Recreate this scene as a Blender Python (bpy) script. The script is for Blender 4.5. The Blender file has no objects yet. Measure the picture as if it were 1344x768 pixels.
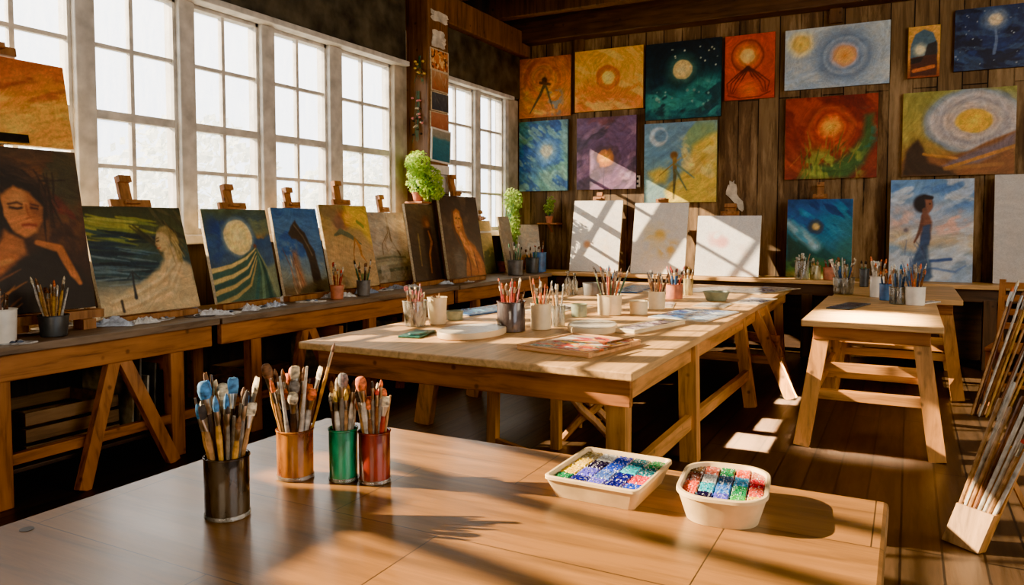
import bpy, bmesh, math, random
import numpy as np
from mathutils import Vector, Matrix
random.seed(7); np.random.seed(7)
SC = bpy.context.scene
COL = SC.collection
R = math.radians

# ------------------------------------------------------------------ camera model (1344 x 768)
CH, TH, PH, SHIFT, FPX = 1.5, R(27.5), R(3.0), 37.0, 1000.0
FW = Vector((-math.sin(TH)*math.cos(PH), math.cos(TH)*math.cos(PH), -math.sin(PH)))
RT = Vector((math.cos(TH), math.sin(TH), 0))
UP = RT.cross(FW)
CAM = Vector((0, 0, CH))
def at(px, py, ax, v):
    "point where the line of sight through a photo pixel meets the plane axis = v (0 x, 1 y, 2 z)"
    r = FW*FPX + RT*(px-672) + UP*(384-SHIFT-py)
    return CAM + r*((v-CAM[ax])/r[ax])
def atz(px, py, z): return at(px, py, 2, z)
def depth(p): return (Vector(p)-CAM).dot(FW)

cd = bpy.data.cameras.new('camera'); co = bpy.data.objects.new('camera', cd); COL.objects.link(co)
co.location = CAM; co.rotation_euler = (math.pi/2-PH, 0, TH)
cd.sensor_width = 36; cd.lens = FPX*36/1344; cd.shift_y = -SHIFT/1344; cd.clip_start = .05
SC.camera = co

# ------------------------------------------------------------------ objects
def tag(o, label=None, cat=None, group=None, kind=None):
    if label: o['label'] = label
    if cat: o['category'] = cat
    if group: o['group'] = group
    if kind: o['kind'] = kind
    return o
def empty(name, loc=(0,0,0), rz=0, label=None, cat=None, group=None):
    o = bpy.data.objects.new(name, None); COL.objects.link(o)
    o.location = loc; o.rotation_euler = (0,0,rz); o.empty_display_size = .1
    return tag(o, label, cat, group)
def copy_tree(o, parent=None):
    c = o.copy(); COL.objects.link(c)
    if parent: c.parent = parent
    for ch in list(o.children): copy_tree(ch, c)
    return c

class MB:
    def __init__(s): s.v, s.f, s.mi = [], [], []
    def add(s, vs, fs, m=0):
        b = len(s.v); s.v += [tuple(v) for v in vs]
        for f in fs: s.f.append(tuple(b+i for i in f)); s.mi.append(m)
        return s
    def box(s, lo, hi, m=0):
        x0,y0,z0 = lo; x1,y1,z1 = hi
        return s.add([(x0,y0,z0),(x1,y0,z0),(x1,y1,z0),(x0,y1,z0),(x0,y0,z1),(x1,y0,z1),(x1,y1,z1),(x0,y1,z1)],
            [(0,3,2,1),(4,5,6,7),(0,1,5,4),(1,2,6,5),(2,3,7,6),(3,0,4,7)], m)
    def bbox(s, lo, hi, b=.006, m=0):
        "box with chamfered edges"
        bm = bmesh.new(); bmesh.ops.create_cube(bm, size=1)
        for v in bm.verts:
            for i in range(3): v.co[i] = lo[i] if v.co[i] < 0 else hi[i]
        bmesh.ops.bevel(bm, geom=bm.edges[:], offset=b, segments=2, affect='EDGES', profile=.5)
        s.add_bm(bm, m); return s
    def add_bm(s, bm, m=0, mat=None):
        bm.verts.index_update()
        s.add([(mat @ v.co if mat else v.co) for v in bm.verts], [[v.index for v in f.verts] for f in bm.faces], m); bm.free(); return s
    def bar(s, a, b, w, d=None, upv=(0,0,1), m=0, w2=None):
        "rectangular bar from a to b; w across, d along the up-ish side"
        a, b = Vector(a), Vector(b); d = d or w; t = (b-a).normalized()
        u = Vector(upv)
        if abs(t.dot(u)) > .98: u = Vector((0,1,0))
        x = t.cross(u).normalized(); y = x.cross(t)
        w2 = w2 or w; d2 = d*w2/w
        vs = [p + x*sx*ww/2 + y*sy*dd/2 for p,ww,dd in ((a,w,d),(b,w2,d2)) for sx,sy in ((-1,-1),(1,-1),(1,1),(-1,1))]
        return s.add(vs, [(0,1,2,3)[::-1],(4,5,6,7),(0,1,5,4),(1,2,6,5),(2,3,7,6),(3,0,4,7)], m)
    def tube(s, pts, rs, n=8, m=0, caps=True):
        pts = [Vector(p) for p in pts]
        if not hasattr(rs, '__len__'): rs = [rs]*len(pts)
        vs = []; ref = None
        for i,p in enumerate(pts):
            t = (pts[min(i+1,len(pts)-1)]-pts[max(i-1,0)]).normalized()
            if ref is None: ref = Vector((1,0,0)) if abs(t.x) < .9 else Vector((0,1,0))
            x = (ref - t*ref.dot(t)).normalized(); y = t.cross(x); ref = x
            vs += [p + (x*math.cos(2*math.pi*k/n) + y*math.sin(2*math.pi*k/n))*rs[i] for k in range(n)]
        fs = [(i*n+k, i*n+(k+1)%n, (i+1)*n+(k+1)%n, (i+1)*n+k) for i in range(len(pts)-1) for k in range(n)]
        if caps: fs += [tuple(range(n))[::-1], tuple((len(pts)-1)*n+k for k in range(n))]
        return s.add(vs, fs, m)
    def lathe(s, prof, n=28, c=(0,0,0), m=0, closed=False, sx=1, sy=1):
        vs, fs = [], []
        for r,z in prof: vs += [(c[0]+r*sx*math.cos(2*math.pi*k/n), c[1]+r*sy*math.sin(2*math.pi*k/n), c[2]+z) for k in range(n)]
        L = len(prof)
        for i in range(L-1):
            for k in range(n): fs.append((i*n+k, i*n+(k+1)%n, (i+1)*n+(k+1)%n, (i+1)*n+k))
        if not closed:
            if prof[0][0] > 1e-5: fs.append(tuple(range(n))[::-1])
            if prof[-1][0] > 1e-5: fs.append(tuple((L-1)*n+k for k in range(n)))
        else:
            for k in range(n): fs.append(((L-1)*n+k, (L-1)*n+(k+1)%n, (k+1)%n, k))
        return s.add(vs, fs, m)
    def prism(s, poly, z0, z1, m=0):
        n = len(poly)
        vs = [(x,y,z0) for x,y in poly]+[(x,y,z1) for x,y in poly]
        return s.add(vs, [tuple(range(n))[::-1], tuple(range(n,2*n))]+[(i,(i+1)%n,n+(i+1)%n,n+i) for i in range(n)], m)
    def ring(s, outer, inner, m=0):
        "skin a list of loops (each a list of 3D points)"
        pass
    def loops(s, loops, m=0, cap0=True, cap1=True):
        n = len(loops[0]); vs = [p for l in loops for p in l]
        fs = [(i*n+k, i*n+(k+1)%n, (i+1)*n+(k+1)%n, (i+1)*n+k) for i in range(len(loops)-1) for k in range(n)]
        if cap0: fs.append(tuple(range(n))[::-1])
        if cap1: fs.append(tuple((len(loops)-1)*n+k for k in range(n)))
        return s.add(vs, fs, m)
    def build(s, name, mats, parent=None, smooth=False, kind=None, label=None, merge=False):
        me = bpy.data.meshes.new(name)
        me.from_pydata(s.v, [], s.f)
        if not isinstance(mats, (list,tuple)): mats = [mats]
        for m in mats: me.materials.append(m)
        if any(s.mi): me.polygons.foreach_set('material_index', s.mi)
        bm = bmesh.new(); bm.from_mesh(me)
        bmesh.ops.recalc_face_normals(bm, faces=bm.faces[:]); bm.to_mesh(me); bm.free()
        if smooth:
            me.polygons.foreach_set('use_smooth', [True]*len(me.polygons))
            try: me.set_sharp_from_angle(angle=R(38))
            except Exception: pass
        me.update()
        o = bpy.data.objects.new(name, me); COL.objects.link(o)
        if parent: o.parent = parent
        return tag(o, label, kind=kind)

# ------------------------------------------------------------------ materials
def lin(c):
    return tuple(((x/255)/12.92 if x/255 <= .04045 else ((x/255+.055)/1.055)**2.4) for x in c[:3])
def L4(c): return (*lin(c), 1)
class NT:
    def __init__(s, name):
        s.m = bpy.data.materials.new(name); s.m.use_nodes = True
        s.t = s.m.node_tree; s.t.nodes.clear()
    def n(s, typ, ins=None, **kw):
        nd = s.t.nodes.new(typ)
        for k,v in kw.items(): setattr(nd, k, v)
        for k,v in (ins or {}).items():
            if isinstance(v, bpy.types.NodeSocket): s.t.links.new(v, nd.inputs[k])
            else: nd.inputs[k].default_value = v
        return nd
    def mix(s, a, b, f, blend='MIX'):
        nd = s.t.nodes.new('ShaderNodeMix'); nd.data_type = 'RGBA'; nd.blend_type = blend
        for i,v in ((0,f),(6,a),(7,b)):
            if isinstance(v, bpy.types.NodeSocket): s.t.links.new(v, nd.inputs[i])
            else: nd.inputs[i].default_value = v
        return nd.outputs[2]
    def ramp(s, f, stops):
        nd = s.t.nodes.new('ShaderNodeValToRGB'); s.t.links.new(f, nd.inputs[0])
        el = nd.color_ramp.elements
        while len(el) < len(stops): el.new(.5)
        for e,(p,c) in zip(el, stops): e.position = p; e.color = c if len(c) == 4 else (*c,1)
        return nd.outputs[0]
    def out(s, sh): 
        o = s.t.nodes.new('ShaderNodeOutputMaterial'); s.t.links.new(sh, o.inputs[0]); return s.m
    def coords(s, scale=(1,1,1), rot=(0,0,0), what='Object'):
        tc = s.t.nodes.new('ShaderNodeTexCoord')
        return s.n('ShaderNodeMapping', {'Vector': tc.outputs[what], 'Scale': scale, 'Rotation': rot}).outputs[0]

def wood(name, c, axis='x', dark=.5, rough=.55, scale=1., bump=.25, knots=.5, coat=0.):
    T = NT(name)
    st = {'x':(1.2,14,14),'y':(14,1.2,14),'z':(14,14,1.2)}[axis]
    v = T.coords(tuple(k*scale for k in st))
    g = T.n('ShaderNodeTexNoise', {'Vector':v,'Scale':1.6,'Detail':6.,'Roughness':.62,'Distortion':.5}).outputs['Fac']
    v2 = T.coords((2.2*scale,)*3)
    b = T.n('ShaderNodeTexNoise', {'Vector':v2,'Scale':1.3,'Detail':3.}).outputs['Fac']
    c1 = T.ramp(g, [(.28, L4([k*dark for k in c])), (.5, L4(c)), (.75, L4([min(255,k*1.14+6) for k in c]))])
    c2 = T.mix(c1, L4([k*.55 for k in c]), T.ramp(b, [(.5,(0,0,0)),(.78,(knots,)*3)]))
    vk = T.coords((9*scale,)*3)
    k = T.n('ShaderNodeTexVoronoi', {'Vector':vk,'Scale':.75}).outputs['Distance']
    c3 = T.mix(c2, L4([q*.22 for q in c]), T.ramp(k, [(.05,(knots*1.3,)*3),(.13,(0,0,0))]))
    bp = T.n('ShaderNodeBump', {'Height':g,'Strength':bump,'Distance':.006}).outputs[0]
    p = T.n('ShaderNodeBsdfPrincipled', {'Base Color':c3,'Roughness':rough,'Normal':bp,'Coat Weight':coat,'Coat Roughness':.25})
    return T.out(p.outputs[0])
def plain(name, c, rough=.5, metal=0, var=.12, scale=18., bump=0., trans=0, coat=0, emit=None):
    T = NT(name)
    v = T.coords()
    g = T.n('ShaderNodeTexNoise', {'Vector':v,'Scale':scale,'Detail':4.}).outputs['Fac']
    cc = T.ramp(g, [(.3, L4([k*(1-var*2) for k in c])), (.7, L4([min(255,k*(1+var*.6)) for k in c]))])
    ins = {'Base Color':cc,'Roughness':rough,'Metallic':metal,'Coat Weight':coat}
    if bump: ins['Normal'] = T.n('ShaderNodeBump', {'Height':g,'Strength':bump,'Distance':.01}).outputs[0]
    p = T.n('ShaderNodeBsdfPrincipled', ins)
    return T.out(p.outputs[0])
def glass(name, tint, paint=None, pf=.5, gl=.12, rough=.05):
    "thin jar glass: tinted see-through, a glossy skin and some paint film"
    T = NT(name)
    tr = T.n('ShaderNodeBsdfTransparent', {'Color':L4(tint)}).outputs[0]
    gs = T.n('ShaderNodeBsdfGlossy', {'Roughness':rough}).outputs[0]
    fr = T.n('ShaderNodeMath', {0:T.n('ShaderNodeLayerWeight', {'Blend':.5}).outputs['Facing'],1:4.}, operation='POWER').outputs[0]
    fr = T.n('ShaderNodeMath', {0:fr,1:.45}, operation='MULTIPLY').outputs[0]
    fr2 = T.n('ShaderNodeMath', {0:fr,1:gl*.35}, operation='ADD').outputs[0]
    sh = tr
    if paint:
        v = T.coords((5,5,1.6))
        g = T.n('ShaderNodeTexNoise', {'Vector':v,'Scale':5.,'Detail':5.}).outputs['Fac']
        cc = T.ramp(g, [(.3,L4([k*.35 for k in paint])),(.6,L4(paint))])
        d = T.n('ShaderNodeBsdfPrincipled', {'Base Color':cc,'Roughness':.35}).outputs[0]
        f = T.ramp(g, [(.3,(max(0,pf-.25),)*3),(.65,(min(1,pf+.25),)*3)])
        sh = T.n('ShaderNodeMixShader', {0:f,1:tr,2:d}).outputs[0]
    return T.out(T.n('ShaderNodeMixShader', {0:fr2,1:sh,2:gs}).outputs[0])

def planks(name, cols, mort, bw, rh, msize, swap, rough=.6, grain=(1.2,14,14), weather=.35, wscale=1.2, coat=0., bump=.3, offs=.5, roughvar=0.):
    "boards: brick texture over the two axes named in swap, e.g. 'yx' = boards run along y"
    T = NT(name)
    tc = T.t.nodes.new('ShaderNodeTexCoord')
    sp = T.n('ShaderNodeSeparateXYZ', {0:tc.outputs['Object']})
    ax = {'x':0,'y':1,'z':2}
    cb = T.n('ShaderNodeCombineXYZ', {0:sp.outputs[ax[swap[0]]],1:sp.outputs[ax[swap[1]]]}).outputs[0]
    bk = T.n('ShaderNodeTexBrick', {'Vector':cb,'Color1':L4(cols[0]),'Color2':L4(cols[1]),'Mortar':L4(mort),'Scale':1.,'Mortar Size':msize,'Mortar Smooth':.1,'Bias':0.,'Brick Width':bw,'Row Height':rh}, offset=offs)
    gv = T.n('ShaderNodeMapping', {'Vector':tc.outputs['Object'],'Scale':grain}).outputs[0]
    g = T.n('ShaderNodeTexNoise', {'Vector':gv,'Scale':1.5,'Detail':7.,'Roughness':.65,'Distortion':.4}).outputs['Fac']
    c = T.mix(bk.outputs[0], (0,0,0,1), T.ramp(g, [(.3,(.62,)*3),(.6,(.0,)*3)]))
    wv = T.n('ShaderNodeMapping', {'Vector':tc.outputs['Object'],'Scale':tuple(.35 if q < 2 else 2.2 for q in grain)}).outputs[0]
    w = T.n('ShaderNodeTexNoise', {'Vector':wv,'Scale':wscale,'Detail':6.,'Roughness':.7}).outputs['Fac']
    c = T.mix(c, L4([min(255,k*1.75+16) for k in cols[0]]), T.ramp(w, [(.5,(0,0,0)),(.75,(weather,)*3)]))
    bp = T.n('ShaderNodeBump', {'Height':T.mix(g, (0,0,0,1), bk.outputs[1]),'Strength':bump,'Distance':.008}).outputs[0]
    ins = {'Base Color':c,'Roughness':rough,'Normal':bp,'Coat Weight':coat,'Coat Roughness':.2}
    if roughvar: ins['Roughness'] = T.ramp(w, [(.3,(rough-roughvar,)*3),(.7,(rough+roughvar,)*3)])
    return T.out(T.n('ShaderNodeBsdfPrincipled', ins).outputs[0])

M = {}
M['bench_x'] = wood('bench_wood_x', (158,94,38), 'x'); M['bench_y'] = wood('bench_wood_y', (158,94,38), 'y'); M['bench_z'] = wood('bench_wood_z', (158,94,38), 'z')
M['pine_x'] = wood('pine_x', (196,132,60), 'x', .6); M['pine_y'] = wood('pine_y', (196,132,60), 'y', .6); M['pine_z'] = wood('pine_z', (196,132,60), 'z', .6)
M['pale_y'] = wood('pale_top', (206,158,96), 'y', .74, .5, knots=.15)
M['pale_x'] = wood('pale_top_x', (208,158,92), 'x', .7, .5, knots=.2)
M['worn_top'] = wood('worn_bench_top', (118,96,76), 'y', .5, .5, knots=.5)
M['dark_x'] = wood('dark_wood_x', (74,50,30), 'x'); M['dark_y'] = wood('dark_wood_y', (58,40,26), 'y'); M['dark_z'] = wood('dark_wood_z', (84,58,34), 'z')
M['crate'] = wood('crate_wood', (104,76,46), 'y', .5)
M['post_z'] = wood('post_wood', (112,74,40), 'z', .5)
M['easel'] = wood('easel_wood', (150,96,48), 'z', .55)
M['white_paint'] = plain('white_window_paint', (205,198,184), .5, var=.1, scale=9)
M['plaster'] = plain('aged_plaster', (176,160,134), .8, var=.14, scale=5, bump=.2)
M['header'] = plain('blackened_board', (66,62,50), .6, var=.35, scale=5, bump=.2)
M['ceiling'] = plain('dark_ceiling', (30,23,17), .8, var=.3, scale=3)
M['metal'] = plain('ferrule_metal', (190,184,172), .28, 1., var=.1)
M['iron'] = plain('dark_iron', (40,36,32), .45, .8, var=.2)
M['canvas_edge'] = plain('canvas_edge', (206,186,148), .8, var=.1, scale=60)
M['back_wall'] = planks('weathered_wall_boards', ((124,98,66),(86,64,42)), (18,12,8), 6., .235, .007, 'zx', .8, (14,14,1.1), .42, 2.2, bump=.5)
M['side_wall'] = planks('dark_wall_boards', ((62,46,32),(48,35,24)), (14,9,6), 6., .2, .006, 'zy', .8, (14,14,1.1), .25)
M['floor'] = planks('floor_boards', ((78,56,33),(62,44,26)), (18,12,7), 2.6, .17, .006, 'yx', .42, (14,1.0,14), .16, 1.0, roughvar=.1)
M['front_top'] = planks('front_table_boards', ((140,97,47),(126,86,40)), (54,37,19), .92, .4, .0018, 'xy', .34, (1.0,12,12), .07, 1.4, coat=.25, bump=.12, offs=.35, roughvar=.08)

def paint_mat(name='painted_canvas', rough=.55, bump=.25):
    T = NT(name)
    a = T.n('ShaderNodeAttribute', attribute_name='paint').outputs['Color']
    v = T.coords((60,60,60))
    g = T.n('ShaderNodeTexNoise', {'Vector':v,'Scale':1.4,'Detail':3.,'Distortion':1.2}).outputs['Fac']
    c = T.mix(a, (0,0,0,1), T.ramp(g, [(.32,(.22,)*3),(.6,(0,0,0))]))
    bp = T.n('ShaderNodeBump', {'Height':g,'Strength':bump,'Distance':.004}).outputs[0]
    return T.out(T.n('ShaderNodeBsdfPrincipled', {'Base Color':c,'Roughness':rough,'Normal':bp}).outputs[0])
M['paint'] = paint_mat()
M['wet_paint'] = paint_mat('wet_paint', .22, .5)

def pane_mat():
    T = NT('hazy_window_glass')
    tr = T.n('ShaderNodeBsdfTransparent', {'Color':(.97,.98,1,1)}).outputs[0]
    df = T.n('ShaderNodeBsdfTranslucent', {'Color':(.86,.9,.95,1)}).outputs[0]
    gs = T.n('ShaderNodeBsdfGlossy', {'Roughness':.08}).outputs[0]
    v = T.coords((1,1,1))
    g = T.n('ShaderNodeTexNoise', {'Vector':v,'Scale':60.,'Detail':3.}).outputs['Fac']
    g2 = T.n('ShaderNodeTexNoise', {'Vector':T.coords((1,9,1.2)),'Scale':3.,'Detail':5.}).outputs['Fac']
    f = T.n('ShaderNodeMath', {0:T.ramp(g, [(.45,(.02,)*3),(.8,(.12,)*3)]),1:T.ramp(g2, [(.35,(.02,)*3),(.75,(.10,)*3)])}, operation='ADD').outputs[0]
    a = T.n('ShaderNodeMixShader', {0:f,1:tr,2:df}).outputs[0]
    return T.out(T.n('ShaderNodeMixShader', {0:.04,1:a,2:gs}).outputs[0])
M['pane'] = pane_mat()
WORLD, SUN, FILL, EXPO, LOOK, PATCH, REAR = 7., 44., 260., 0.62, 'AgX - Punchy', 420., 90.
# ------------------------------------------------------------------ the room
WX, WY, EX, SY = -4.9, 9.6, 4.2, -2.6      # window wall, back wall, far side wall, wall behind the camera
ZS, ZH, ZC = 1.40, 3.2, 4.45               # sill, header, ceiling
MB().box((WX-.2,SY-.2,-.12),(EX+.2,WY+.2,0)).build('floor', M['floor'], kind='structure')
MB().box((WX-.2,SY-.2,ZC),(EX+.2,WY+.2,ZC+.1)).build('ceiling', M['ceiling'], kind='structure')
MB().box((WX-.2,WY,0),(EX+.2,WY+.15,ZC)).build('wall_back', M['back_wall'], kind='structure')
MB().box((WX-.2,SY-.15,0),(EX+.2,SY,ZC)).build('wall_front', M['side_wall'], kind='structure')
# right side wall with an unseen tall opening, added to let in fill light
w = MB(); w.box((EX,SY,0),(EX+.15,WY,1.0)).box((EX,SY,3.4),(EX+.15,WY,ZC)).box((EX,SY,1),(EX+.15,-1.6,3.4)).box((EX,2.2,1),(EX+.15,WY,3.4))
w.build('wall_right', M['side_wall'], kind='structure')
# window wall, cut round the openings: two runs of sashes and one unseen high opening, added to light the front table
w = MB(); t0 = WX-.16
w.box((t0,SY,0),(WX,WY,ZS)).box((t0,1.5,ZH),(WX,WY,ZC)).box((t0,6.72,ZS),(WX,7.74,ZH)).box((t0,9.22,ZS),(WX,WY,ZH))
w.box((t0,SY,ZS),(WX,-1.1,ZC)).box((t0,1.15,ZS),(WX,1.62,ZC)).box((t0,-1.1,ZS),(WX,.30,2.78)).box((t0,.30,ZS),(WX,1.15,2.5)).box((t0,-1.1,3.85),(WX,1.15,ZC)).box((t0,1.15,ZH),(WX,1.6,ZC))  # stepped lower edge of the added opening shapes the front table's lit area
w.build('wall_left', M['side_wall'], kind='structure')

def window(name, y0, y1, ym, posts=True):
    "one sash unit: outer frame, meeting rail, glazing bars; glass is its own part"
    f = MB(); xa, xb = WX-.11, WX-.02
    f.box((xa,y0,ZS),(xb,y0+.035,ZH)).box((xa,y1-.035,ZS),(xb,y1,ZH)).box((xa,y0,ZH-.04),(xb,y1,ZH)).box((xa,y0,ZS),(xb,y1,ZS+.07))
    o = f.build(name, M['white_paint'], kind='structure')
    g = MB()
    g.box((WX-.085,y0+.03,2.225),(WX-.025,y1-.03,2.285))
    g.build('meeting_rail', M['white_paint'], o)
    for z in (2.725, 1.905): MB().box((WX-.07,y0+.03,z-.014),(WX-.035,y1-.03,z+.014)).build('glazing_bar', M['white_paint'], o)
    MB().box((WX-.072,ym-.016,ZS+.05),(WX-.033,ym+.016,ZH-.03)).build('glazing_bar', M['white_paint'], o)
    MB().box((WX-.056,y0+.02,ZS+.05),(WX-.052,y1-.02,ZH-.02)).build('glass', M['pane'], o)
edges = [(1.64,2.36,2.0),(2.48,3.18,2.80),(3.30,3.99,3.62),(4.11,4.81,4.44),(4.94,5.66,5.28),(5.82,6.66,6.20),(7.76,8.38,7.99),(8.50,9.18,8.87)]
for i,(a,b,m) in enumerate(edges): window(f'window_{i+1}', a, b, m)
mull = [(2.36,2.48),(3.18,3.30),(3.99,4.11),(4.81,4.94),(5.66,5.82),(8.38,8.50)]
k = 1
def trim(mb, mat):
    global k
    o = mb.build(f'trim_{k}', mat, kind='structure'); k += 1; return o
for a,b in mull: trim(MB().bbox((WX-.12,a-.01,ZS-.02),(WX+.025,b+.01,ZH),.008), M['white_paint'])
trim(MB().bbox((WX-.12,6.65,ZS),(WX+.04,6.80,ZH+.02),.01), M['plaster'])
trim(MB().bbox((WX-.1,6.80,.9),(WX+.02,6.9,ZH+.4),.008), M['plaster'])
trim(MB().bbox((WX-.12,9.17,ZS),(WX+.03,9.26,ZH),.008), M['white_paint'])
trim(MB().bbox((WX-.08,9.25,.9),(WX+.012,9.58,ZH+.02),.006), M['plaster'])
trim(MB().bbox((WX-.12,1.6,ZS-.05),(WX+.1,6.72,ZS+.02),.01), M['white_paint'])      # sills
trim(MB().bbox((WX-.12,7.74,ZS-.05),(WX+.1,9.22,ZS+.02),.01), M['white_paint'])
# blackened boards above the windows with pale lower lips and a beam above
trim(MB().bbox((WX,1.5,ZH+.03),(WX+.10,6.78,3.92),.01), M['header'])
trim(MB().bbox((WX,1.5,ZH-.015),(WX+.13,6.80,ZH+.035),.006), M['white_paint'])
trim(MB().bbox((WX,7.32,ZH+.03),(WX+.08,9.5,3.80),.01), M['header'])
trim(MB().bbox((WX,7.32,ZH-.01),(WX+.1,9.3,ZH+.035),.006), M['white_paint'])
trim(MB().bbox((WX,1.5,3.92),(WX+.22,6.9,4.16),.015), M['post_z'])
trim(MB().bbox((WX,7.3,3.80),(WX+.18,9.6,4.12),.015), M['post_z'])
# old timber post between the windows
trim(MB().bbox((WX,6.9,0),(-4.6,7.3,ZC),.015), M['post_z'])
# dark plate along the top of the back wall and the ceiling joists
trim(MB().bbox((WX,9.36,3.96),(EX,9.6,4.35),.015), M['dark_x'])
for y in (8.75, 7.75, 6.6, 5.4): trim(MB().bbox((WX,y-.07,4.12),(EX,y+.07,4.42),.012), M['dark_z'])
for x in (-3.96,-.8): trim(MB().bbox((x-.07,9.53,3.80),(x+.07,9.6,4.0),.01), M['dark_z'])
# unseen sloping bars, added so their shadows streak the front table
for i in range(8):
    y = -1.35+i*.37
    o = MB().bar((WX-.08,y+.75,2.4),(WX-.08,y-.75,3.9),.055,.05,(1,0,0)).build(f'window_{10+i}', M['white_paint'], kind='structure')  # each is an added shadow bar, not a real window

# ------------------------------------------------------------------ furniture
def sub(name, mat, parent, fn, **kw):
    m = MB(); fn(m); return m.build(name, mat, parent, **kw)

def bench(y0, y1, legs, frames, label):
    "window bench: worn top, apron, posts, A-shaped braces, low rail"
    t = empty('window_bench', (-4.5,(y0+y1)/2,0), 0, label, 'workbench', 'workbenches under the windows'); yc = (y0+y1)/2
    Y = lambda y: y-yc
    sub('worktop', M['worn_top'], t, lambda m: m.bbox((-.37,Y(y0),.825),(.40,Y(y1),.87),.006))
    sub('apron', M['bench_y'], t, lambda m: m.bbox((.31,Y(y0)+.03,.68),(.355,Y(y1)-.03,.825),.005))
    for y in legs:
        sub('leg', M['bench_z'], t, lambda m: m.bbox((.255,Y(y)-.05,0),(.335,Y(y)+.05,.69),.006))
        sub('leg', M['bench_z'], t, lambda m: m.bbox((-.35,Y(y)-.045,0),(-.27,Y(y)+.045,.83),.006))
    for y in frames:
        for s in (-1,1):
            sub('brace', M['bench_z'], t, lambda m: m.bar((.30,Y(y)+s*.02,.72),(.40,Y(y)+s*.30,.0),.075,.05,(1,0,0)))
        sub('cross_rail', M['bench_x'], t, lambda m: m.bar((.30,Y(y)+.42,.60),(-.3,Y(y)+.42,.60),.05,.1))
    sub('stretcher', M['bench_y'], t, lambda m: m.bbox((.27,Y(y0)+.08,.22),(.32,Y(y1)-.08,.28),.005))
    sub('shelf', M['dark_y'], t, lambda m: [m.bbox((-.33+.155*i,Y(y0)+.06,.16),(-.19+.155*i,Y(y1)-.06,.185),.004) for i in range(4)])
    return t
bench(.2, 3.62, (2.25,3.33,.4), (2.93,1.2), 'worn workbench below the window with the tall portrait easel on it')
bench(3.64, 6.70, (4.0,5.35,6.5), (4.55,5.95), 'worn workbench below the window holding the moon and yellow flower paintings')
bench(6.72, 9.0, (7.2,8.8), (7.9,), 'worn workbench running into the corner beneath the dark orange nude painting')

t = empty('back_counter', (0,9.35,0), 0, 'long wooden counter against the back plank wall holding white canvases', 'workbench')
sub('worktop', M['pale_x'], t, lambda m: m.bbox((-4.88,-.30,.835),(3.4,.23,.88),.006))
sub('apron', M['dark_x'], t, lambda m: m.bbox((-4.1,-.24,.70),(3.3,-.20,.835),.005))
for x in (-3.9,-2.9,-1.0,.35,.75,1.2,2.4,3.3): sub('leg', M['dark_z'], t, lambda m: m.bbox((x-.06,-.26,0),(x+.06,-.16,.72),.006))
sub('back_panel', M['dark_x'], t, lambda m: m.box((-4.1,.10,.05),(3.4,.12,.8)))

# the long middle table
t = empty('long_work_table', (-2.2,6.1,0), 0, 'long pale wooden work table in the middle of the room covered with paint pots', 'table')
X0,X1,Y0,Y1 = -3.22,-1.14,3.42,8.9
def L(x,y,z=0): return (x+2.2,y-6.1,z)
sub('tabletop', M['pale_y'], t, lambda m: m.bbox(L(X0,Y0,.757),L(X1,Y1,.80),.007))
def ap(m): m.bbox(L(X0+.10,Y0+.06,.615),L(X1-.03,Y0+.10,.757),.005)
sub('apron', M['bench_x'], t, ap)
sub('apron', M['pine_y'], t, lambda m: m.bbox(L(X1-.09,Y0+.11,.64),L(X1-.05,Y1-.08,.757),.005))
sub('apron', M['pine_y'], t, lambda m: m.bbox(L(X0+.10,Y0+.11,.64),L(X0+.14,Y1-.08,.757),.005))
def leg(p0,p1,w=.085,d=.085,mat='pine_z'): sub('leg', M[mat], t, lambda m: m.bar(L(*p0),L(*p1),w,d,(0,1,0)))
leg((-1.27,3.60,.755),(-1.27,3.60,0),.10,.10); leg((-1.22,4.76,.755),(-1.20,4.76,0),.11,.10); leg((-1.24,6.45,.755),(-1.12,6.40,0),.09,.09)
leg((-1.24,8.6,.755),(-1.2,8.6,0)); leg((-3.02,4.62,.755),(-3.22,4.74,0),.13,.07); leg((-3.1,5.6,.755),(-3.35,5.7,0),.12,.07)
leg((-3.05,8.6,.755),(-3.1,8.6,0)); leg((-2.27,4.12,.76),(-2.28,4.12,0),.06,.06); leg((-2.06,4.6,.76),(-2.06,4.6,0),.06,.06)
leg((-1.23,7.0,.755),(-.86,6.85,0),.09,.08); leg((-1.23,7.5,.755),(-1.0,7.6,0),.08,.08)
sub('stretcher', M['pine_y'], t, lambda m: m.bar(L(-1.24,3.6,.22),L(-1.20,4.76,.26),.04,.09))
sub('stretcher', M['pine_y'], t, lambda m: m.bar(L(-1.2,4.76,.26),L(-1.15,6.42,.27),.04,.08))
sub('stretcher', M['pine_x'], t, lambda m: m.bar(L(-2.27,4.12,.12),L(-1.27,3.63,.14),.03,.10))
sub('stretcher', M['pine_x'], t, lambda m: m.bar(L(-2.9,8.0,.48),L(-1.0,7.0,.48),.05,.08))
sub('stretcher', M['pine_x'], t, lambda m: m.bar(L(-3.1,7.0,.3),L(-.95,7.0,.3),.05,.07))

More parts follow.
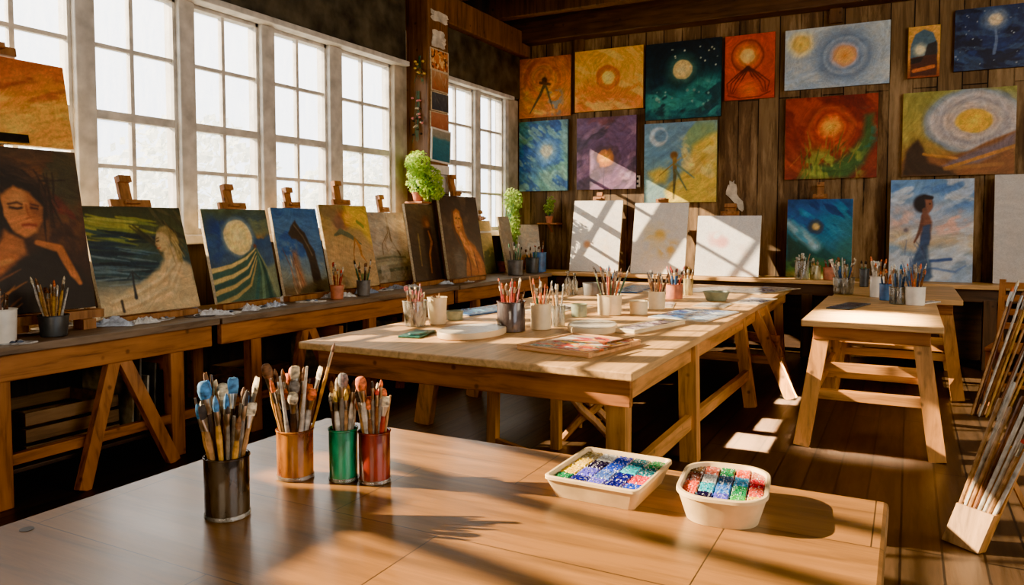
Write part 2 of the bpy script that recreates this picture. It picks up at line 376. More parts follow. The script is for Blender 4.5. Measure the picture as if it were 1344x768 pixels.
def splay_table(name, x0,x1,y0,y1,h,label,rails=((.35,),(.3,.2))):
    cx,cy = (x0+x1)/2,(y0+y1)/2; hx,hy = (x1-x0)/2,(y1-y0)/2
    t = empty(name, (cx,cy,0), 0, label, 'table')
    sub('tabletop', M['pale_x'], t, lambda m: m.bbox((-hx,-hy,h-.045),(hx,hy,h),.006))
    sub('apron', M['bench_x'], t, lambda m: m.bbox((-hx+.07,-hy+.06,h-.135),(hx-.07,-hy+.095,h-.045),.004))
    sub('apron', M['bench_x'], t, lambda m: m.bbox((-hx+.07,hy-.095,h-.135),(hx-.07,hy-.06,h-.045),.004))
    for s in (-1,1): sub('apron', M['bench_y'], t, lambda m: m.bbox((s*(hx-.09)-.017,-hy+.1,h-.135),(s*(hx-.09)+.017,hy-.1,h-.045),.004))
    fx = lambda z,s: s*(hx-.12+(1-z/h)*.10)
    for sx in (-1,1):
        for sy in (-1,1):
            sub('leg', M['pine_z'], t, lambda m: m.bar((sx*(hx-.13),sy*(hy-.12),h-.045),(sx*(hx-.015),sy*(hy-.02),0),.10,.075,(0,1,0)))
    for z,yy in ((.36,-hy+.07),(.42,-.15),(.30,.25),(.5,hy-.08)):
        a = fx(z,1) if abs(yy) > hy*.6 else fx(z,1)
        sub('stretcher', M['pine_x'], t, lambda m: m.bbox((-a,yy-.03,z-.035),(a,yy+.03,z+.03),.004))
    for s in (-1,1): sub('stretcher', M['pine_y'], t, lambda m: m.bbox((s*fx(.36,1)-.02,-hy+.08,.30),(s*fx(.36,1)+.02,hy-.08,.37),.004))
    return t
splay_table('trestle_table', -.63,.21,5.43,7.35,.86,'small pale trestle table with splayed legs standing right of the long table')
splay_table('trestle_table', -.60,.42,7.42,9.0,.86,'low wooden table behind the small trestle table, close to the back counter')

# foreground table
t = empty('front_table', (-.98,1.5,0), 0, 'large brown boarded table in front with four brush jars and two paint tubs', 'table')
def L2(x,y,z): return (x+.98,y-1.5,z)
sub('tabletop', M['front_top'], t, lambda m: m.bbox(L2(-1.97,.72,.715),L2(-.03,2.24,.76),.012))
sub('apron', M['bench_y'], t, lambda m: m.bbox(L2(-1.90,.82,.60),L2(-1.86,2.14,.715),.004))
sub('apron', M['bench_y'], t, lambda m: m.bbox(L2(-.14,.82,.60),L2(-.10,2.14,.715),.004))
sub('apron', M['bench_x'], t, lambda m: m.bbox(L2(-1.86,2.10,.60),L2(-.14,2.14,.715),.004))
sub('apron', M['bench_x'], t, lambda m: m.bbox(L2(-1.86,.82,.60),L2(-.14,.86,.715),.004))
for x in (-1.85,-.15):
    for y in (.86,2.10): sub('leg', M['bench_z'], t, lambda m: m.bbox(L2(x-.04,y-.04,0),L2(x+.04,y+.04,.715),.006))
sub('bolt_plug', M['iron'], t, lambda m: m.lathe([(.016,.759),(.016,.7612),(.0,.7612)],16,c=(atz(35,695,.76)+Vector((.98,-1.5,0)))*1 - Vector((0,0,.76))))

# stools under the long table
def stool(x, y, h, label, r=.19, rz=0.):
    t = empty('round_stool', (x,y,0), rz, label, 'stool')
    sub('seat', M['pale_x'], t, lambda m: m.lathe([(r-.01,h-.04),(r,h-.03),(r,h-.008),(r-.012,h),(0,h)],32), smooth=True)
    for k in range(4):
        a = k*math.pi/2+.4; c,s = math.cos(a),math.sin(a)
        sub('leg', M['pine_z'], t, lambda m: m.tube([(c*r*.55,s*r*.55,h-.03),(c*r*.8,s*r*.8,h*.5),(c*r*1.15,s*r*1.15,0)],[.018,.021,.016],8), smooth=True)
    sub('footrest', M['pine_x'], t, lambda m: m.lathe([(r*.92,h*.36),(r*.98,h*.36),(r*.98,h*.41),(r*.92,h*.41)],28,closed=True))
stool(-2.20,5.35,.52,'round wooden stool tucked under the long table near the front thin leg')
stool(-3.02,6.3,.5,'round wooden stool under the window side of the long table',rz=.5)
# X-legged stool with a broad seat
t = empty('cross_leg_stool', (-1.95,4.95,0), .2, 'low stool with crossed legs under the long table, sunlit seat', 'stool')
sub('seat', M['pale_x'], t, lambda m: m.bbox((-.24,-.16,.42),(.24,.16,.455),.012))
for s in (-1,1):
    for yy in (-.12,.12): sub('leg', M['pine_z'], t, lambda m: m.tube([(s*.20,yy,.42),(s*.05,yy+s*.016,.24),(-s*.06,yy+s*.016,.15),(-s*.19,yy,0)],[.022,.028,.028,.024],8), smooth=True)
sub('seat_rail', M['pine_x'], t, lambda m: m.bbox((-.22,-.135,.36),(.22,-.105,.42),.004))

# ladder-back chair at the right edge
t = empty('slat_back_chair', (.88,7.55,0), -.25, 'dark wooden slat-back chair at the right edge behind leaning brushes', 'chair')
for sx in (-.22,.22):
    sub('leg', M['bench_z'], t, lambda m: m.bar((sx,-.20,.46),(sx,-.24,0),.045,.045))
    sub('leg', M['bench_z'], t, lambda m: m.bar((sx,.30,1.02),(sx,.18,0),.045,.045))
sub('seat', M['bench_x'], t, lambda m: m.bbox((-.25,-.25,.45),(.25,.22,.485),.008))
for z in (.62,.74,.86,.97): sub('back_slat', M['bench_x'], t, lambda m: m.bbox((-.22,.17+z*.118-.012,z-.028),(.22,.17+z*.118+.012,z+.028),.004))
for z in (.18,.28): sub('stretcher', M['bench_x'], t, lambda m: m.bbox((-.22,-.235,z-.015),(.22,-.205,z+.015),.004))

# things stored below the window benches
def crate(x,y,z,sx,sy,sz,label,rz=0.):
    t = empty('storage_crate', (x,y,z), rz, label, 'crate')
    for i in range(3):
        z0 = .012+i*sz/3; z1 = (i+1)*sz/3-.008
        for s in (-1,1):
            sub('side_board', M['crate'], t, lambda m: m.bbox((s*sx/2-.008,-sy/2,z0),(s*sx/2+.008,sy/2,z1),.003))
            sub('end_board', M['crate'], t, lambda m: m.bbox((-sx/2+.009,s*(sy/2-.01)-.008,z0),(sx/2-.009,s*(sy/2-.01)+.008,z1),.003))
    sub('bottom', M['crate'], t, lambda m: m.box((-sx/2+.01,-sy/2+.03,0),(sx/2-.01,sy/2-.03,.011)))
crate(-4.53,2.72,.186,.46,.56,.28,'slatted wooden storage crate on the bench shelf between the A-shaped braces')
crate(-4.53,1.8,.186,.46,.6,.26,'slatted wooden storage crate at the left edge on the low bench shelf')
crate(-4.53,4.28,.186,.42,.4,.24,'slatted wooden storage crate under the bench with the moon painting')
cols = [(150,138,112),(96,88,74),(168,158,136),(74,70,60),(128,104,70),(140,130,110)]
for i in range(9):
    y = [3.08,3.13,3.18,3.235,3.44,4.98,5.05,5.12,6.15][i]; 
    hgt = .42+.08*math.sin(i*2.1); c = cols[i%6]
    nm = f'board_{i%6}'
    if nm not in M: M[nm] = plain(nm, c, .8, var=.15)
    t = empty('stored_panel', (-4.53,y,.187), 0, ['pale primed panel stored upright under the first bench','grey panel stored upright among panels under the bench','cream panel stored upright under the bench beside the leg','dark narrow panel stored upright under the bench','tan panel stored upright at the end of the first bench','pale panel stored under the second bench beside the post','grey panel leaning below the yellow flower painting','cream panel leaning third in the row under the second bench','dark panel stored alone under the far end of the second bench'][i], 'panel', 'panels stored under the benches')
    sub('panel_board', M[nm], t, lambda m: m.bar((0,0,.0),(0,.02,hgt),.5,.014,(0,1,0)))
    sub('backing_batten', M['pine_x'], t, lambda m: m.bar((-.24,.022,hgt-.03),(.24,.022,hgt-.03),.012,.03))
# ------------------------------------------------------------------ painted pictures (colour per vertex of a fine grid)
def hash2(ix, iy, s):
    h = np.sin(ix*127.1+iy*311.7+s*74.7)*43758.5453
    return h-np.floor(h)
def vnoise(x, y, s):
    ix, iy = np.floor(x), np.floor(y); fx, fy = x-ix, y-iy
    fx = fx*fx*(3-2*fx); fy = fy*fy*(3-2*fy)
    a,b,c,d = hash2(ix,iy,s),hash2(ix+1,iy,s),hash2(ix,iy+1,s),hash2(ix+1,iy+1,s)
    return (a*(1-fx)+b*fx)*(1-fy)+(c*(1-fx)+d*fx)*fy
def fbm(x, y, s, o=4):
    t = 0; a = .5
    for i in range(o): t = t+a*vnoise(x*2**i, y*2**i, s+i*13); a *= .5
    return t/(1-.5**o)
def sstep(a, b, x):
    t = np.clip((x-a)/(b-a+1e-9), 0, 1); return t*t*(3-2*t)
class Art:
    "u right 0..1, v down 0..1; distances in units of the picture height"
    def __init__(s, w, h, seed=1, res=115):
        s.w, s.h, s.seed = w, h, seed
        s.nu = int(min(170, max(36, w*res))); s.nv = int(min(170, max(36, h*res)))
        s.asp = w/h
        u = np.linspace(0,1,s.nu); v = np.linspace(0,1,s.nv)
        s.u, s.v = np.meshgrid(u, v); s.x = s.u*s.asp; s.y = s.v
        s.img = np.zeros((s.nv,s.nu,3))
    def C(s, c): return np.array(c, float)/255
    def put(s, c, m):
        m = np.clip(m,0,1)[...,None]; s.img = s.img*(1-m)+(s.C(c) if not isinstance(c,np.ndarray) else c)*m; return s
    def ramp(s, t, stops):
        ps = [p for p,_ in stops]; cs = np.array([c for _,c in stops],float)/255
        return np.stack([np.interp(t, ps, cs[:,i]) for i in range(3)],-1)
    def warp(s, amt, sc, k=0): return (fbm(s.x*sc,s.y*sc,s.seed+k)-.5)*2*amt
    def grad(s, stops, ang=0, warp=.12, sc=4):
        t = s.v*math.cos(ang)+s.u*math.sin(ang)+s.warp(warp,sc)
        s.img = s.ramp(t, stops); return s
    def rad(s, cu, cv, stops, rmax=9, soft=.05, streak=.12, ell=1., amt=1.):
        dx, dy = s.x-cu*s.asp, (s.y-cv)*ell; r = np.hypot(dx,dy); th = np.arctan2(dy,dx)
        n = fbm(r*14+3, np.cos(th)*2.2+np.sin(th)*1.3+5, s.seed+5)-.5
        r2 = r*(1+n*streak*1.5)+s.warp(streak*.12,6,3)
        return s.put(s.ramp(r2, stops), sstep(rmax, rmax-soft, r2)*amt)
    def disc(s, cu, cv, r, c, soft=.02, ell=1., amt=1., rough=.06):
        d = np.hypot(s.x-cu*s.asp,(s.y-cv)*ell)*(1+s.warp(rough,9,2))
        return s.put(c, sstep(r+soft,r-soft,d)*amt)
    def poly(s, pts, c, soft=.012, amt=1., rough=.012):
        px = s.x+s.warp(rough,12,7); py = s.y+s.warp(rough,12,9)
        P = [(a*s.asp,b) for a,b in pts]; n = len(P)
        ins = np.zeros(px.shape,bool); dm = np.full(px.shape,9.)
        for i in range(n):
            (x0,y0),(x1,y1) = P[i],P[(i+1)%n]
            c1 = (y0 > py) != (y1 > py)
            xi = (x1-x0)*(py-y0)/(y1-y0+1e-12)+x0
            ins ^= c1 & (px < xi)
            t = np.clip(((px-x0)*(x1-x0)+(py-y0)*(y1-y0))/((x1-x0)**2+(y1-y0)**2+1e-12),0,1)
            dm = np.minimum(dm, np.hypot(px-x0-t*(x1-x0),py-y0-t*(y1-y0)))
        return s.put(c, sstep(-soft,soft,np.where(ins,dm,-dm))*amt)
    def line(s, pts, w, c, soft=.008, amt=1., rough=.006):
        px = s.x+s.warp(rough,14,11); py = s.y+s.warp(rough,14,15)
        P = [(a*s.asp,b) for a,b in pts]; m = np.zeros(px.shape)
        ws = list(np.interp(np.linspace(0,1,len(P)),np.linspace(0,1,len(w)),w)) if hasattr(w,'__len__') else [w]*len(P)
        for i in range(len(P)-1):
            (x0,y0),(x1,y1) = P[i],P[i+1]
            t = np.clip(((px-x0)*(x1-x0)+(py-y0)*(y1-y0))/((x1-x0)**2+(y1-y0)**2+1e-12),0,1)
            d = np.hypot(px-x0-t*(x1-x0),py-y0-t*(y1-y0)); ww = ws[i]*(1-t)+ws[i+1]*t
            m = np.maximum(m, sstep(ww/2+soft,ww/2-soft,d))
        return s.put(c, m*amt)
    def blot(s, c, sc=(4,4), thr=.5, soft=.12, k=0, amt=1., ang=0, box=None):
        a, b = math.cos(ang), math.sin(ang)
        n = fbm((s.x*a+s.y*b)*sc[0],(-s.x*b+s.y*a)*sc[1],s.seed+30+k)
        m = sstep(thr,thr+soft,n)*amt
        if box is not None:
            u0,v0,u1,v1 = box; e = .08
            m = m*sstep(u0-e,u0+e,s.u)*sstep(u1+e,u1-e,s.u)*sstep(v0-e,v0+e,s.v)*sstep(v1+e,v1-e,s.v)
        return s.put(c, m)
    def dots(s, n, c, r=.006, box=(0,0,1,1), amt=1.):
        rg = random.Random(s.seed*7+n)
        for i in range(n):
            u = box[0]+rg.random()*(box[2]-box[0]); v = box[1]+rg.random()*(box[3]-box[1])
            s.disc(u,v,r*(.6+rg.random()),c,.006,amt=amt)
        return s
    def strokes(s, n, cols, box, length=.12, w=.012, ang=0., spread=.4, amt=.8, curve=0.):
        rg = random.Random(s.seed*13+n)
        for i in range(n):
            u = box[0]+rg.random()*(box[2]-box[0]); v = box[1]+rg.random()*(box[3]-box[1])
            a = ang+(rg.random()-.5)*2*spread; l = length*(.5+rg.random())
            du, dv = math.cos(a)*l/2/s.asp, math.sin(a)*l/2
            k = curve*(rg.random()-.5)
            s.line([(u-du,v-dv),(u+k*dv,v-k*du),(u+du,v+dv)],[w*.4,w,w*.3],rg.choice(cols),amt=amt)
        return s
    def tex(s, amt=.12, sc=(8,40), ang=0.3, swirl=None):
        if swirl:
            dx, dy = s.x-swirl[0]*s.asp, s.y-swirl[1]; r = np.hypot(dx,dy); th = np.arctan2(dy,dx)
            n = fbm(r*30, np.cos(th)*3+np.sin(th)*2+9, s.seed+77)
        else:
            a, b = math.cos(ang), math.sin(ang)
            n = fbm((s.x*a+s.y*b)*sc[0],(-s.x*b+s.y*a)*sc[1],s.seed+77)
        g = 1+(n-.5)*2*amt; m = 1+(fbm(s.x*25,s.y*25,s.seed+99)-.5)*amt
        s.img = np.clip(s.img*(g*m)[...,None],0,1); return s
    def flow(s, amt=.2, sc=1.6):
        th = fbm(s.x*sc,s.y*sc,s.seed+51,2)*9+.4; a, b = np.cos(th), np.sin(th)
        n = fbm((s.x*a+s.y*b)*7,(-s.x*b+s.y*a)*34,s.seed+52,3)-.5; n2 = fbm(s.x*16,s.y*16,s.seed+53,3)-.5
        g = np.stack([1+amt*2*n+amt*.8*n2,1+amt*1.9*n,1+amt*1.6*n-amt*.8*n2],-1)
        s.img = np.clip(s.img*g,0,1); return s
    def linear(s):
        c = s.img; return np.where(c <= .04045, c/12.92, ((c+.055)/1.055)**2.4)
    def build(s, name, mat, parent, off=0.):
        "grid in the local xz plane, facing -y, centred on x, bottom at z 0"
        nu, nv = s.nu, s.nv
        co_ = np.zeros((nv,nu,3)); co_[...,0] = (s.u-.5)*s.w; co_[...,2] = (1-s.v)*s.h; co_[...,1] = off
        idx = np.arange(nu*nv).reshape(nv,nu)
        f = np.stack([idx[1:,:-1],idx[1:,1:],idx[:-1,1:],idx[:-1,:-1]],-1).reshape(-1,4)
        return colour_mesh(name, co_.reshape(-1,3), f, s.linear().reshape(-1,3), mat, parent)
def colour_mesh(name, verts, faces, cols, mat, parent=None, smooth=True):
    me = bpy.data.meshes.new(name)
    me.from_pydata([tuple(v) for v in verts.tolist()] if isinstance(verts,np.ndarray) else verts, [], faces.tolist() if isinstance(faces,np.ndarray) else faces)
    at_ = me.color_attributes.new('paint','FLOAT_COLOR','POINT')
    c4 = np.ones((len(cols),4),np.float32); c4[:,:3] = cols
    at_.data.foreach_set('color', c4.ravel())
    me.materials.append(mat)
    if smooth: me.polygons.foreach_set('use_smooth',[True]*len(me.polygons))
    me.update()
    o = bpy.data.objects.new(name, me); COL.objects.link(o)
    if parent: o.parent = parent
    return o

def canvas(art, loc, rz, lean, label, group=None, th=.035, edge='canvas_edge', name='canvas_painting', cat='painting'):
    "stretched canvas standing on its lower edge; local -y is the painted face; lean tips the top away"
    t = empty(name, loc, 0, label, cat, group)
    t.rotation_euler = Matrix.Rotation(rz,3,'Z').to_euler() if not lean else (Matrix.Rotation(rz,3,'Z') @ Matrix.Rotation(-lean,3,'X')).to_euler()
    t.location.z += th*math.sin(lean)+.0004
    b = MB().bbox((-art.w/2,0,0),(art.w/2,th,art.h),.004)
    b.build('stretched_sides', M[edge], t)
    art.build('painted_face', M['paint'], t, -.0015)
    return t

ART = {}
def art(f): ART[f.__name__[2:]] = f; return f
@art
def a_1(a):
    a.grad([(0,(176,84,22)),(.4,(214,112,26)),(.75,(222,140,40)),(1,(204,110,30))])
    a.rad(.48,.35,[(0,(236,160,50)),(.12,(214,108,24)),(.2,(232,150,48)),(.28,(206,96,24)),(.4,(226,132,36)),(.6,(190,86,24))],.6,.3,.3,amt=.7)
    a.blot((240,196,60),(5,8),.5,.2,1,.7,.5,(.1,.5,.7,1)); a.blot((110,130,140),(6,9),.5,.1,2,.8,.3,(.58,.55,.85,.98))
    a.line([(.52,.42),(.42,.62),(.22,.92)],[.05,.05,.02],(84,74,48)); a.line([(.5,.42),(.58,.62),(.66,.86)],[.04,.04,.02],(92,84,60))
    a.disc(.5,.38,.05,(70,46,24)); a.line([(.42,.42),(.6,.46)],.05,(96,58,26)); a.tex(.2,swirl=(.48,.38))
@art
def a_2(a):
    a.grad([(0,(240,172,48)),(.5,(244,178,58)),(.8,(226,124,34)),(1,(232,140,50))],warp=.2)
    a.blot((252,206,96),(3,9),.52,.15,1,.7,.5); a.blot((226,120,30),(3,8),.55,.15,2,.7,-.4,(0,.6,1,1)); a.blot((250,200,140),(3,12),.5,.2,3,.6,.1,(.2,.75,.9,.95))
    a.rad(.5,.47,[(0,(255,240,150)),(.1,(255,214,90)),(.135,(226,130,34)),(.2,(208,100,24)),(.23,(238,166,52))],.24,.05,.15); a.tex(.12,swirl=(.5,.47))
@art
def a_3(a):
    a.grad([(0,(12,28,42)),(.35,(10,38,52)),(.55,(16,84,92)),(.8,(20,112,112)),(1,(12,66,84))],warp=.2)
    a.blot((40,150,140),(4,7),.5,.12,1,.8,.6,(0,.5,1,1)); a.blot((150,200,180),(6,9),.58,.08,2,.8,.9,(.05,.55,.95,.95)); a.blot((10,40,56),(4,6),.52,.12,3,.8,-.5,(0,.4,1,1))
    a.rad(.5,.37,[(0,(244,222,150)),(.12,(226,198,120)),(.135,(60,100,92)),(.2,(18,60,66)),(.3,(14,44,56))],.28,.1,.1); a.dots(14,(230,230,200),.007,(.05,.05,.95,.35)); a.dots(10,(120,160,150),.012,(.1,.6,.9,.8)); a.tex(.22,swirl=(.5,.37))
@art
def a_4(a):
    a.grad([(0,(196,58,20)),(.5,(206,66,22)),(1,(178,48,18))],warp=.1)
    a.rad(.46,.33,[(0,(250,214,130)),(.1,(244,186,90)),(.13,(224,120,40)),(.2,(206,76,24)),(.24,(120,44,24)),(.27,(206,70,24))],.3,.06,.1)
    for s in (-1,1):
        for k in range(4): a.line([(.47,.5),(.47+s*(.05+.05*k),.6),(.47+s*(.16+.09*k),.74),(.47+s*(.3+.03*k),.9)],[.03,.02,.012],(74,28,20),amt=.9)
    a.disc(.47,.52,.04,(60,26,20)); a.rad(.5,.86,[(0,(236,110,34)),(.12,(216,80,24)),(.22,(190,56,20))],.22,.08,.1); a.line([(.06,.92),(.3,.98),(.7,.97),(.92,.9)],.02,(110,36,20)); a.tex(.15,swirl=(.46,.33))
@art
def a_5(a):
    a.grad([(0,(186,200,208)),(.5,(176,192,206)),(1,(158,182,206))],warp=.15); a.blot((206,214,214),(3,10),.5,.15,1,.7,-.3)
    a.rad(.58,.5,[(0,(240,150,50)),(.1,(244,180,90)),(.16,(226,160,110)),(.19,(190,180,190)),(.24,(120,144,176)),(.3,(150,170,194)),(.36,(112,136,168)),(.45,(140,162,188)),(.6,(176,192,208))],.62,.2,.14,1.05)
    a.rad(.16,.25,[(0,(240,180,50)),(.06,(250,210,90)),(.12,(238,196,90)),(.17,(240,226,170)),(.28,(200,208,200))],.28,.12,.1); a.tex(.08,swirl=(.58,.5))
@art
def a_6(a):
    a.grad([(0,(230,168,60)),(.6,(222,150,50)),(1,(140,60,26))],warp=.05)
    a.poly([(.08,.62),(.08,.35),(.22,.14),(.5,.07),(.78,.14),(.92,.35),(.92,.62)],(74,104,124)); a.rad(.38,.46,[(0,(250,240,200)),(.07,(240,226,180)),(.1,(150,160,150)),(.18,(70,100,120))],.19,.06,.1)
    a.poly([(.5,.62),(.62,.36),(.9,.3),(.92,.62)],(44,42,44)); a.poly([(.08,.6),(.92,.56),(.92,.97),(.08,.97)],(74,38,26)); a.line([(.2,.86),(.8,.8)],.07,(214,110,40)); a.poly([(.08,.62),(.5,.6),(.4,.7),(.08,.72)],(34,28,28)); a.tex(.12)
@art
def a_7(a):
    a.grad([(0,(26,44,84)),(.5,(24,40,84)),(.8,(22,50,104)),(1,(16,30,66))],warp=.2); a.blot((14,22,46),(4,5),.5,.12,1,.8); a.blot((60,86,120),(4,12),.56,.1,2,.6,.2)
    a.rad(.55,.22,[(0,(240,220,180)),(.07,(226,206,170)),(.11,(120,136,160)),(.2,(50,76,120)),(.28,(30,50,96))],.28,.1,.2); a.line([(.55,.35),(.57,.55),(.54,.75)],[.03,.04,.05],(120,142,180),amt=.7); a.dots(30,(190,200,210),.006); a.tex(.25,swirl=(.55,.22))
@art
def a_8(a):
    a.grad([(0,(60,130,120)),(.35,(50,110,160)),(.6,(60,120,176)),(.85,(96,160,170)),(1,(110,168,150))],.5,.2); a.blot((40,90,170),(6,9),.48,.14,1,.8,.7); a.blot((150,200,180),(6,14),.52,.1,2,.7,.7); a.blot((110,176,120),(5,7),.55,.15,3,.7,0,(0,0,.45,.4))
    a.rad(.58,.44,[(0,(250,246,210)),(.07,(240,236,196)),(.11,(130,180,210)),(.2,(60,120,190)),(.3,(70,130,180))],.28,.12,.25); a.tex(.3,(10,40),.7)
@art
def a_9(a):
    a.grad([(0,(110,84,120)),(.5,(104,76,112)),(1,(126,88,124))],warp=.2); a.blot((64,56,72),(3,6),.5,.14,1,.7,-.6); a.blot((164,120,150),(3,7),.54,.14,2,.7,-.5); a.blot((130,64,60),(3,5),.56,.12,3,.6,-.5,(.2,0,.8,.5)); a.blot((200,160,190),(4,5),.5,.12,4,.7,0,(.75,.7,1,1))
    a.rad(.5,.56,[(0,(244,186,60)),(.07,(226,140,40)),(.12,(190,110,50)),(.15,(90,66,80)),(.24,(80,60,90))],.26,.1,.35); a.line([(.47,.72),(.46,.96)],.02,(70,54,80),amt=.7); a.tex(.2,swirl=(.5,.56))
@art
def a_10(a):
    a.grad([(0,(110,150,180)),(.4,(100,150,180)),(.8,(120,160,160)),(1,(120,150,150))],warp=.15); a.blot((140,172,96),(3,7),.45,.15,5,.8,-.8,(.55,0,1,.35))
    a.poly([(.68,.3),(.86,.2),(1.02,.14),(1.02,1.02),(.34,1.02),(.3,.86),(.46,.72),(.6,.55)],(236,200,54),.05); a.poly([(.06,.62),(.22,.56),(.36,.6),(.3,.76),(.14,.74)],(232,200,60),.05); a.blot((250,226,130),(4,6),.5,.12,1,.8,.5,(.5,.2,1,.9)); a.blot((206,160,40),(4,9),.55,.1,2,.6,-.7,(.35,.4,1,1))
    a.disc(.2,.17,.12,(196,214,224)); a.disc(.23,.16,.08,(104,146,180)); a.disc(.42,.41,.05,(120,80,30)); a.line([(.43,.46),(.44,.62)],[.06,.05],(150,110,40)); a.line([(.44,.6),(.42,.95)],[.05,.02],(96,90,50)); a.line([(.45,.6),(.6,.85)],[.03,.015],(90,110,80)); a.line([(.45,.52),(.7,.7)],[.03,.015],(110,140,110)); a.line([(.43,.5),(.22,.66)],[.02,.01],(150,120,40)); a.tex(.15,(6,30),-.6)
@art
def a_11(a):
    a.grad([(0,(104,26,16)),(.5,(130,34,16)),(.8,(140,50,24)),(1,(110,36,22))],warp=.2); a.blot((170,56,24),(4,7),.52,.14,1,.7,.4)
    a.rad(.5,.38,[(0,(255,190,60)),(.09,(250,140,24)),(.14,(214,80,16)),(.18,(160,44,18)),(.24,(190,70,24)),(.32,(126,32,16))],.34,.1,.3)
    a.poly([(.15,1),(.3,.82),(.5,.84),(.7,.7),(.85,.5),(.87,.26),(.95,.24),(.97,.6),(.86,.82),(.7,1)],(60,96,44),.05); a.blot((150,160,50),(7,9),.5,.1,2,.9,.6,(.2,.65,.85,1)); a.blot((36,110,90),(6,8),.48,.1,3,.8,0,(.82,.2,1,.8)); a.strokes(46,[(90,120,40),(160,150,50),(60,90,30),(190,110,40)],(.12,.55,.8,1),.22,.013,-1.3,.5); a.tex(.22,swirl=(.5,.38))
@art
def a_12(a):
    a.grad([(0,(150,146,60)),(.5,(170,150,54)),(.8,(150,100,36)),(1,(120,84,40))],warp=.15)
    a.rad(.64,.37,[(0,(255,220,70)),(.10,(250,186,20)),(.17,(246,190,40)),(.195,(214,190,160)),(.22,(190,170,160)),(.27,(214,196,180)),(.34,(170,164,170)),(.4,(200,190,186)),(.5,(130,150,170)),(.58,(150,150,90))],.6,.14,.16,1.35)
    a.poly([(0,.86),(.12,.62),(.2,.72),(.35,.8),(.6,.72),(.8,.6),(1,.5),(1,1),(0,1)],(140,84,40),.02); a.poly([(.35,.9),(.6,.74),(.85,.64),(1,.52),(1,.66),(.7,.86)],(120,98,104),.03); a.line([(.3,.95),(.6,.84),(1,.68)],.04,(190,124,44)); a.poly([(0,1),(.05,.66),(.14,.56),(.2,.66),(.25,.84),(.45,.94),(.5,1)],(56,38,22),.03); a.line([(.4,.92),(.9,.88)],.04,(176,116,44),amt=.6); a.line([(.2,.74),(.5,.8)],.03,(226,150,50),amt=.7); a.tex(.18,swirl=(.64,.37))
@art
def a_13(a):
    a.grad([(0,(236,232,224)),(1,(230,224,214))],warp=.05); a.blot((238,200,150),(7,9),.5,.1,1,.8,0,(.14,.2,.35,.3)); a.disc(.33,.62,.05,(232,160,100),.03); a.blot((240,214,180),(5,5),.5,.2,2,.6,0,(.2,.35,.8,.8)); a.tex(.03)
@art
def a_14(a):
    a.grad([(0,(238,234,226)),(1,(234,228,216))],warp=.05); a.blot((244,206,90),(6,7),.45,.12,1,.95,.6,(.18,.3,.45,.5)); a.disc(.5,.46,.08,(242,196,80),.05); a.blot((240,200,90),(6,6),.45,.15,3,.9,.5,(.5,.55,.85,.75)); a.disc(.72,.66,.05,(240,190,80),.04); a.blot((246,226,170),(5,5),.45,.2,2,.6,0,(.2,.3,.9,.85)); a.tex(.03)
@art
def a_15(a):
    a.grad([(0,(236,234,230)),(1,(232,228,222))],warp=.05); a.blot((230,170,160),(6,6),.42,.15,1,.8,0,(.2,.3,.4,.5)); a.disc(.42,.44,.09,(226,164,156),.05); a.blot((226,206,196),(5,5),.5,.2,2,.6,0,(.5,.45,.8,.7)); a.tex(.03)
@art
def a_16(a):
    a.grad([(0,(14,60,120)),(.4,(20,90,160)),(.7,(24,120,160)),(1,(40,110,110))],.6,.15); a.poly([(0,.28),(.2,.36),(.5,.55),(.75,.72),(1,.78),(1,.84),(0,.9)],(16,74,74),.06); a.line([(0,.3),(.2,.42),(.45,.6)],[.06,.12,.1],(160,206,226),.06); a.blot((8,40,100),(4,12),.5,.12,1,.7,.7,(.3,0,1,.4)); a.blot((40,150,190),(4,12),.54,.12,2,.7,.7,(0,.1,1,.7)); a.rad(.45,.35,[(0,(240,214,140)),(.035,(214,180,100)),(.06,(60,70,80)),(.12,(16,64,120))],.12,.04,.1); a.poly([(0,.42),(.3,.66),(.6,.86),(.7,1),(0,1)],(18,62,56),.04); a.poly([(0,.92),(.4,.86),(1,.88),(1,1),(0,1)],(150,130,56),.05); a.blot((60,120,70),(6,9),.5,.12,3,.8,.3,(0,.75,1,.95)); a.tex(.15,(6,30),.7)
